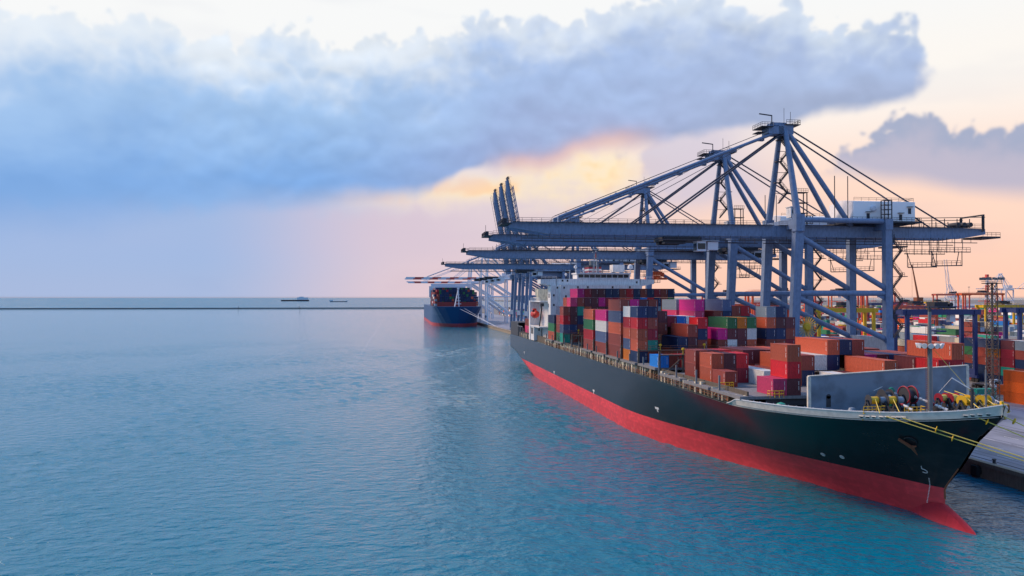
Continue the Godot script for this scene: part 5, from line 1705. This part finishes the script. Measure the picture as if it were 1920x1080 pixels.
func corr_box(m: MB):   # a far container: posts, roof, shallow-waved sides
	var x := 1.22; var z := 6.1; var h := 2.6
	for s in [-1.0, 1.0]:
		corrugated(m, Vector3(s * x, 0.1, z - 0.1), Vector3(0, 0, -1), Vector3(0, h - 0.2, 0), Vector3(s, 0, 0), z * 2 - 0.2, 2.0)
		m.box(Vector3(s * (x - 0.05), h - 0.05, 0), Vector3(0.1, 0.1, z * 2 - 0.2))
		m.box(Vector3(s * (x - 0.06), h / 2, z - 0.06), Vector3(0.13, h, 0.13))
	m.quad(Vector3(-x, h - 0.02, -z), Vector3(x, h - 0.02, -z), Vector3(x, h - 0.02, z), Vector3(-x, h - 0.02, z), Vector3.UP)
	for s in [-0.55, 0.55]: m.box(Vector3(s, h / 2, z - 0.06), Vector3(1.0, h - 0.2, 0.08))
	m.box(Vector3(0, h / 2, -z + 0.03), Vector3(2.4, h - 0.1, 0.05))

func make_truck(at: Vector3):
	var o := thing("yard_truck", "white cabbed yard truck parked before the container stack", "truck", at)
	var m := MB.new()
	m.box(Vector3(0, 2.0, 0.1), Vector3(2.5, 1.7, 2.1)); m.box(Vector3(0, 3.1, -0.1), Vector3(2.4, 0.7, 1.8)); m.box(Vector3(0, 1.05, 1.1), Vector3(2.5, 0.5, 0.3))
	var cab := part(o, "cab", m, mats.white)
	m = MB.new()
	m.box(Vector3(0, 2.5, 1.14), Vector3(2.1, 0.9, 0.08))
	part(cab, "windscreen", m, mats.glass)
	for s in [-1, 1]:
		m = MB.new()
		m.box(Vector3(s * 1.26, 2.45, 0.2), Vector3(0.06, 0.8, 1.0))
		part(cab, "side_window", m, mats.glass)
		m = MB.new()
		m.box(Vector3(s * 0.85, 1.1, 1.27), Vector3(0.4, 0.25, 0.08))
		part(cab, "headlight", m, mats.far_white)
	m = MB.new()
	m.box(Vector3(0, 1.0, -4.0), Vector3(1.2, 0.4, 9.0)); m.box(Vector3(0, 1.35, -5.2), Vector3(2.4, 0.25, 7.5))
	part(o, "chassis", m, mats.dark_steel)
	for z in [0.4, -2.6, -7.4, -8.6]:
		for s in [-1, 1]:
			m = MB.new()
			m.tube(Vector3(s * 0.85, 0.52, z), Vector3(s * 1.22, 0.52, z), 0.52, 14)
			part(o, "wheel", m, mats.rubber)

# ---------- far things ----------
func make_sts(label: String, at: Vector3, up: bool, sc: float, turn := 0.0) -> Node3D:   # white quay crane with red and white boom
	var o := thing("white_quay_crane", label, "crane", at, "white quay cranes far off")
	o.scale = Vector3(sc, sc, sc); o.rotation.y = turn
	for z in [-9.0, 9.0]:
		for x in [0.0, 28.0]:
			var m := MB.new()
			m.beam(Vector3(x, 0, z), Vector3(x, 46, z), 1.6, 1.6)
			part(o, "leg", m, mats.far_white)
		var b := MB.new()
		b.tube(Vector3(0, 28, z), Vector3(28, 28, z), 0.8, 8); b.tube(Vector3(0, 46, z), Vector3(28, 28, z), 0.7, 8); b.tube(Vector3(0, 28, z), Vector3(28, 8, z), 0.7, 8); b.tube(Vector3(0, 46, z), Vector3(28, 46, z), 0.7, 8)
		part(o, "portal_brace", b, mats.far_white)
	for x in [0.0, 28.0]:
		var b := MB.new()
		b.box(Vector3(x, 8, 0), Vector3(1.6, 2.2, 19)); b.box(Vector3(x, 46, 0), Vector3(1.6, 2.2, 19))
		part(o, "cross_beam", b, mats.far_white)
	var g := MB.new()
	for z in [-2.6, 2.6]: g.box(Vector3(22, 47, z), Vector3(48, 2.4, 1.2))
	part(o, "main_girder", g, mats.far_white)
	var xf := Transform3D(Basis(Vector3(0, 0, 1), -deg_to_rad(80.0) if up else 0.0), Vector3(-2, 47, 0))
	for k in 9:
		var b := MB.new(); var t := MB.new()
		for z in [-2.6, 2.6]: b.box(Vector3(-4.4 - k * 8.8, 0, z), Vector3(8.78, 1.2, 0.8))
		t.add(b, xf)
		part(o, "boom_segment", t, mats.far_red if k % 2 == 1 and not up else mats.far_white)
	var a := MB.new()
	for z in [-1.0, 1.0]:
		a.tube(Vector3(0, 47, z * 8), Vector3(2, 72, z * 1.6), 0.8, 8); a.tube(Vector3(2, 72, z * 1.5), Vector3(24, 48, z * 4), 0.6, 8)
		a.tube(Vector3(2, 72, z * 1.5), Vector3(44, 48, z * 2.6), 0.25, 6)
		a.tube(Vector3(2, 72, z * 1.5), xf * Vector3(-58, 1.2, z * 2.6), 0.35, 6); a.tube(Vector3(2, 72, z * 1.5), xf * Vector3(-26, 1.2, z * 2.6), 0.3, 6)
	a.box(Vector3(2, 72, 0), Vector3(3, 1.6, 5))
	part(o, "a_frame", a, mats.far_white)
	var h := MB.new()
	h.box(Vector3(30, 51, 0), Vector3(14, 5, 9))
	part(o, "machinery_house", h, mats.far_white)
	return o

func make_far():
	rng.seed = 99
	# the big dark blue ship moored farther along the quay
	var s := thing("distant_container_ship", "large dark blue container ship moored far along the quay, bow towards us", "ship")
	var mid := 66.8; var tb := 866.0; var hbm := 27.0
	var hull := MB.new(); var red := MB.new()
	var secs := []
	for i in 21:
		var u := i / 20.0
		var t := tb + 12.0 + 330.0 * pow(u, 1.6)
		var bd := hbm * (1.0 - pow(1.0 - clampf(u * 6.0, 0, 1), 2.4)); var bw := hbm * sin(PI / 2 * pow(clampf(u * 2.6, 0, 1), 1.1))
		var rake := 12.0 * (1.0 - clampf(u * 4.0, 0, 1))
		secs.append([V(mid - bw, -1, t), V(mid - lerpf(bw, bd, 0.25), 3.8, t - rake * 0.2), V(mid - lerpf(bw, bd, 0.6), 13, t - rake * 0.6), V(mid - bd, 22.5, t - rake), V(mid + bd, 22.5, t - rake), V(mid + lerpf(bw, bd, 0.6), 13, t - rake * 0.6), V(mid + lerpf(bw, bd, 0.25), 3.8, t - rake * 0.2), V(mid + bw, -1, t)])
	for i in 20:
		for j in 7:
			if j == 3:
				hull.face(secs[i][3], secs[i][4], secs[i + 1][4], secs[i + 1][3], Vector3.UP)
				continue
			var tgt: MB = red if j in [0, 6] else hull
			tgt.face(secs[i][j], secs[i][j + 1], secs[i + 1][j + 1], secs[i + 1][j], Vector3(-1 if j < 3 else 1, -0.1, 0.6))
	part(s, "hull", hull, paint("blue_hull", rgb(28, 66, 112), 0.45))
	part(s, "boot_topping", red, paint("dull_red", rgb(176, 70, 80), 0.6))
	var m := MB.new()
	for z in [-3.0, 3.0]: m.beam(V(mid - 3.2 + 4.0, 22.5, tb + 16 + z), V(mid, 42.0, tb + 16 + z * 0.2), 0.7, 0.7); m.beam(V(mid - 4.0, 22.5, tb + 16 + z), V(mid, 42.0, tb + 16 + z * 0.2), 0.7, 0.7)
	for k in 5: m.box(V(mid, 25.5 + k * 3.4, tb + 16), Vector3(6.6 - k * 1.3, 0.6, 4.0 - k * 0.7))
	m.box(V(mid, 42.6, tb + 16), Vector3(2.4, 1.6, 2.4))
	part(s, "foremast", m, mats.far_white)
	m = MB.new()
	m.box(V(mid, 25.0, tb + 34), Vector3(44, 5.0, 1.0))
	part(s, "breakwater_wall", m, paint("oxide_red", rgb(140, 50, 48), 0.7))
	m = MB.new()
	m.box(V(mid - 4, 40, tb + 150), Vector3(46, 14, 10)); m.box(V(mid, 48.4, tb + 150), Vector3(50, 3.4, 8))
	part(s, "bridge_house", m, mats.far_white)
	# its cargo, a mass of boxes a few pixels each
	var bx := MB.new()
	corr_box(bx)
	var xf := []; var tint := []
	for bay in 9:
		var t := tb + 46 + bay * 14.5
		for row in 18:
			var n := 5 if bay < 1 else (7 if bay < 3 else 8)
			if row < 1: n -= 1
			if row > 15: n -= 1
			for i in n:
				xf.append(Transform3D(Basis(), V(mid - 23.4 + row * 2.75, 22.9 + i * 2.7, t)))
				var pk: float = rng.randf()
				var key := "b" if pk < 0.74 else ("g" if pk < 0.87 else ("c" if pk < 0.96 else "o"))
				if row < 2: key = ["b", "c", "w", "b", "n", "l"][rng.randi() % 6]
				var c = tones[key]
				var k := rng.randf_range(0.75, 1.1)
				tint.append(Color(c[1] / 255.0 * k, c[2] / 255.0 * k, c[3] / 255.0 * k).srgb_to_linear())
	var mm := MultiMesh.new()
	mm.transform_format = MultiMesh.TRANSFORM_3D
	mm.use_colors = true
	mm.mesh = bx.mesh()
	mm.instance_count = xf.size()
	for i in xf.size():
		mm.set_instance_transform(i, xf[i]); mm.set_instance_color(i, tint[i])
	var mi := MultiMeshInstance3D.new()
	mi.name = "distant_ship_cargo"
	mi.multimesh = mm
	mi.material_override = get_node("distant_container_stacks").material_override
	add_child(mi)
	tag(mi, "dark mass of blue, green and red containers on the distant blue ship", "", "", "stuff")
	for q in [[V(66.0, 21, 870), V(98.5, 3.4, 800)], [V(72.0, 21, 868), V(98.5, 3.4, 812)], [V(68.0, 20, 868), V(98.5, 3.4, 780)]]:
		m = MB.new()
		m.tube(q[0], q[1], 0.14, 4)
		var l := part(self, numbered("distant_mooring_line"), m, mats.far_white)
		tag(l, "thin pale mooring line from the distant blue ship's bow to the quay, %s of three" % ordinal(used["distant_mooring_line"] - 1), "rope", "mooring lines of the distant ship")
	# white cranes working that ship
	var c := make_sts("white quay crane with red banded boom, nearest one over the distant ship", V(98.6, QUAY_H, 885), false, 1.1)
	var words := ["third", "farthest", "second"]
	for k in 3: copy(c, "white_quay_crane", "white quay crane with red banded boom, %s one along the distant ship" % words[k], V([102.0, 105.0, 98.0][k], QUAY_H, [1120.0, 1190.0, 945.0][k]))
	# cranes on another quay far to the right
	var u := make_sts("white quay crane with raised boom far across the yard, left of the lattice tower", V(760, QUAY_H, 1010), true, 0.66, 0.5)
	var d := make_sts("white quay crane far across the yard near the right edge", V(880, QUAY_H, 1060), false, 0.9, 0.5)
	copy(d, "white_quay_crane", "white quay crane cut by the right edge, far across the yard", V(912, QUAY_H, 1030)).rotation.y = 0.5
	# far lattice mast in red and white, slim crane jib, lamp poles
	var o := thing("radio_mast", "red and white lattice mast standing far off right of the lattice tower", "mast", V(713, QUAY_H, 880))
	for k in 6:
		m = MB.new()
		lattice(m, k * 9.0, k * 9.0 + 9.0, 4.6 - k * 0.5, 4.1 - k * 0.5, 0.6, 3.0)
		part(o, "mast_section", m, mats.far_red if k % 2 == 0 else mats.far_white)
	m = MB.new()
	m.box(Vector3(0, 54.4, 0), Vector3(7, 0.8, 7)); m.box(Vector3(0, 56.5, 0), Vector3(3, 3, 3))
	part(o, "platform", m, mats.far_red)
	o = thing("harbour_crane", "slim mobile harbour crane with a steep jib far behind the first gantry", "crane", V(692, QUAY_H, 980))
	m = MB.new()
	m.beam(Vector3(0, 0, 0), Vector3(0, 26, 0), 5, 5, 3, 3); m.box(Vector3(0, 27, 0), Vector3(9, 6, 8)); m.box(Vector3(0, 2, 0), Vector3(14, 4, 12))
	part(o, "tower", m, mats.rust)
	m = MB.new()
	m.beam(Vector3(0, 28, 0), Vector3(-9, 74, 0), 2.0, 2.0, 0.9, 0.9); m.tube(Vector3(-9, 74, 0), Vector3(-9, 30, 0), 0.15, 4)
	part(o, "jib", m, mats.rust)
	for q in [[640.0, 960.0, 44.0, "left of the harbour crane"], [640.0, 840.0, 36.0, "right of the harbour crane"], [900.0, 1150.0, 46.0, "between the two white cranes"], [300.0, 620.0, 30.0, "behind the nearest quay crane"], [400.0, 1000.0, 42.0, "well left of the harbour crane"], [790.0, 960.0, 44.0, "beside the red and white mast"], [250.0, 700.0, 34.0, "farthest left"]]:
		o = thing("lamp_pole", "slim grey lamp pole with ring lamps, %s" % q[3], "lamp pole", V(q[0], QUAY_H, q[1]), "lamp poles in the far yard")
		m = MB.new()
		m.tube(Vector3.ZERO, Vector3(0, q[2], 0), 0.45, 8, 0.25)
		part(o, "pole", m, mats.steel)
		m = MB.new()
		m.lathe(Vector3(0, q[2], 0), Vector3.UP, [[0, 0.3], [0.2, 1.6], [0.9, 1.6], [1.0, 0]], 12)
		part(o, "lamp_head", m, mats.steel)
	# sheds at the back of the yard
	var sheds := [[330.0, 1330.0, 90.0, 14.0], [470.0, 1370.0, 120.0, 11.0], [640.0, 1350.0, 100.0, 16.0], [800.0, 1400.0, 130.0, 12.0], [990.0, 1380.0, 120.0, 15.0], [220.0, 1300.0, 70.0, 10.0], [1150.0, 1500.0, 140.0, 13.0]]
	for k in sheds.size():
		var q = sheds[k]
		o = thing("warehouse", "low pale warehouse on the skyline behind the yard, %s from the left" % ordinal(k), "warehouse", V(q[0], QUAY_H, q[1]), "warehouses behind the yard")
		m = MB.new()
		m.box(Vector3(0, q[3] / 2, 0), Vector3(q[2], q[3], 40))
		part(o, "wall", m, [mats.far_white, mats.steel, paint("shed_blue", rgb(92, 118, 150), 0.7)][k % 3])
		m = MB.new()
		for e in [-1.0, 1.0]:
			m.face(Vector3(-q[2] / 2 - 1, q[3], e * 21), Vector3(q[2] / 2 + 1, q[3], e * 21), Vector3(q[2] / 2 + 1, q[3] + 4, 0), Vector3(-q[2] / 2 - 1, q[3] + 4, 0), Vector3.UP)
			m.face(Vector3(e * q[2] / 2, q[3], -20), Vector3(e * q[2] / 2, q[3], 20), Vector3(e * q[2] / 2, q[3] + 4, 0), Vector3(e * q[2] / 2, q[3] + 4, 0.01), Vector3(e, 0, 0))
		part(o, "roof", m, paint("shed_roof", rgb(150, 150, 156), 0.7))
		for j in 4:
			m = MB.new()
			m.box(Vector3(-q[2] * 0.36 + j * q[2] * 0.24, 3.5, 20.1), Vector3(7, 7, 0.3))
			part(o, "door", m, mats.dark_steel)
	# ships on the horizon, buoys by the breakwater
	o = thing("bulk_carrier", "dark hulled ship with a tall white aft house on the horizon", "ship", V(-850, 0, 7290))
	m = MB.new()
	m.beam(Vector3(-170, 6, 0), Vector3(70, 6, 0), 26, 12, 26, 12)
	part(o, "hull", m, mats.hull_dark)
	m = MB.new()
	m.box(Vector3(14, 22, 0), Vector3(96, 24, 24)); m.box(Vector3(4, 37, 0), Vector3(40, 7, 18))
	part(o, "deck_house", m, mats.far_white)
	o = thing("coaster", "low white and dark coaster beyond the breakwater, left of the blue ship", "ship", V(-442, 0, 6020))
	m = MB.new()
	m.beam(Vector3(-50, 2.5, 0), Vector3(75, 2.5, 0), 16, 6, 10, 6)
	part(o, "hull", m, mats.stone)
	m = MB.new()
	m.box(Vector3(-42, 11, 0), Vector3(26, 12, 12)); m.box(Vector3(70, 8, 0), Vector3(12, 5, 8))
	part(o, "deck_house", m, mats.far_white)
	for q in [[-456.0, 2398.0], [-280.0, 2373.0]]:
		o = thing("channel_buoy", "small dark channel buoy just before the breakwater, %s one" % ("left" if q[0] < -400 else "right"), "buoy", V(q[0], 0, q[1]))
		m = MB.new()
		m.lathe(Vector3(0, -0.5, 0), Vector3.UP, [[0, 2.4], [1.6, 2.4], [1.8, 1.2], [6.5, 0.5], [7.0, 0.9], [8.4, 0.9], [8.6, 0.0]], 12)
		part(o, "float", m, mats.dark_steel)
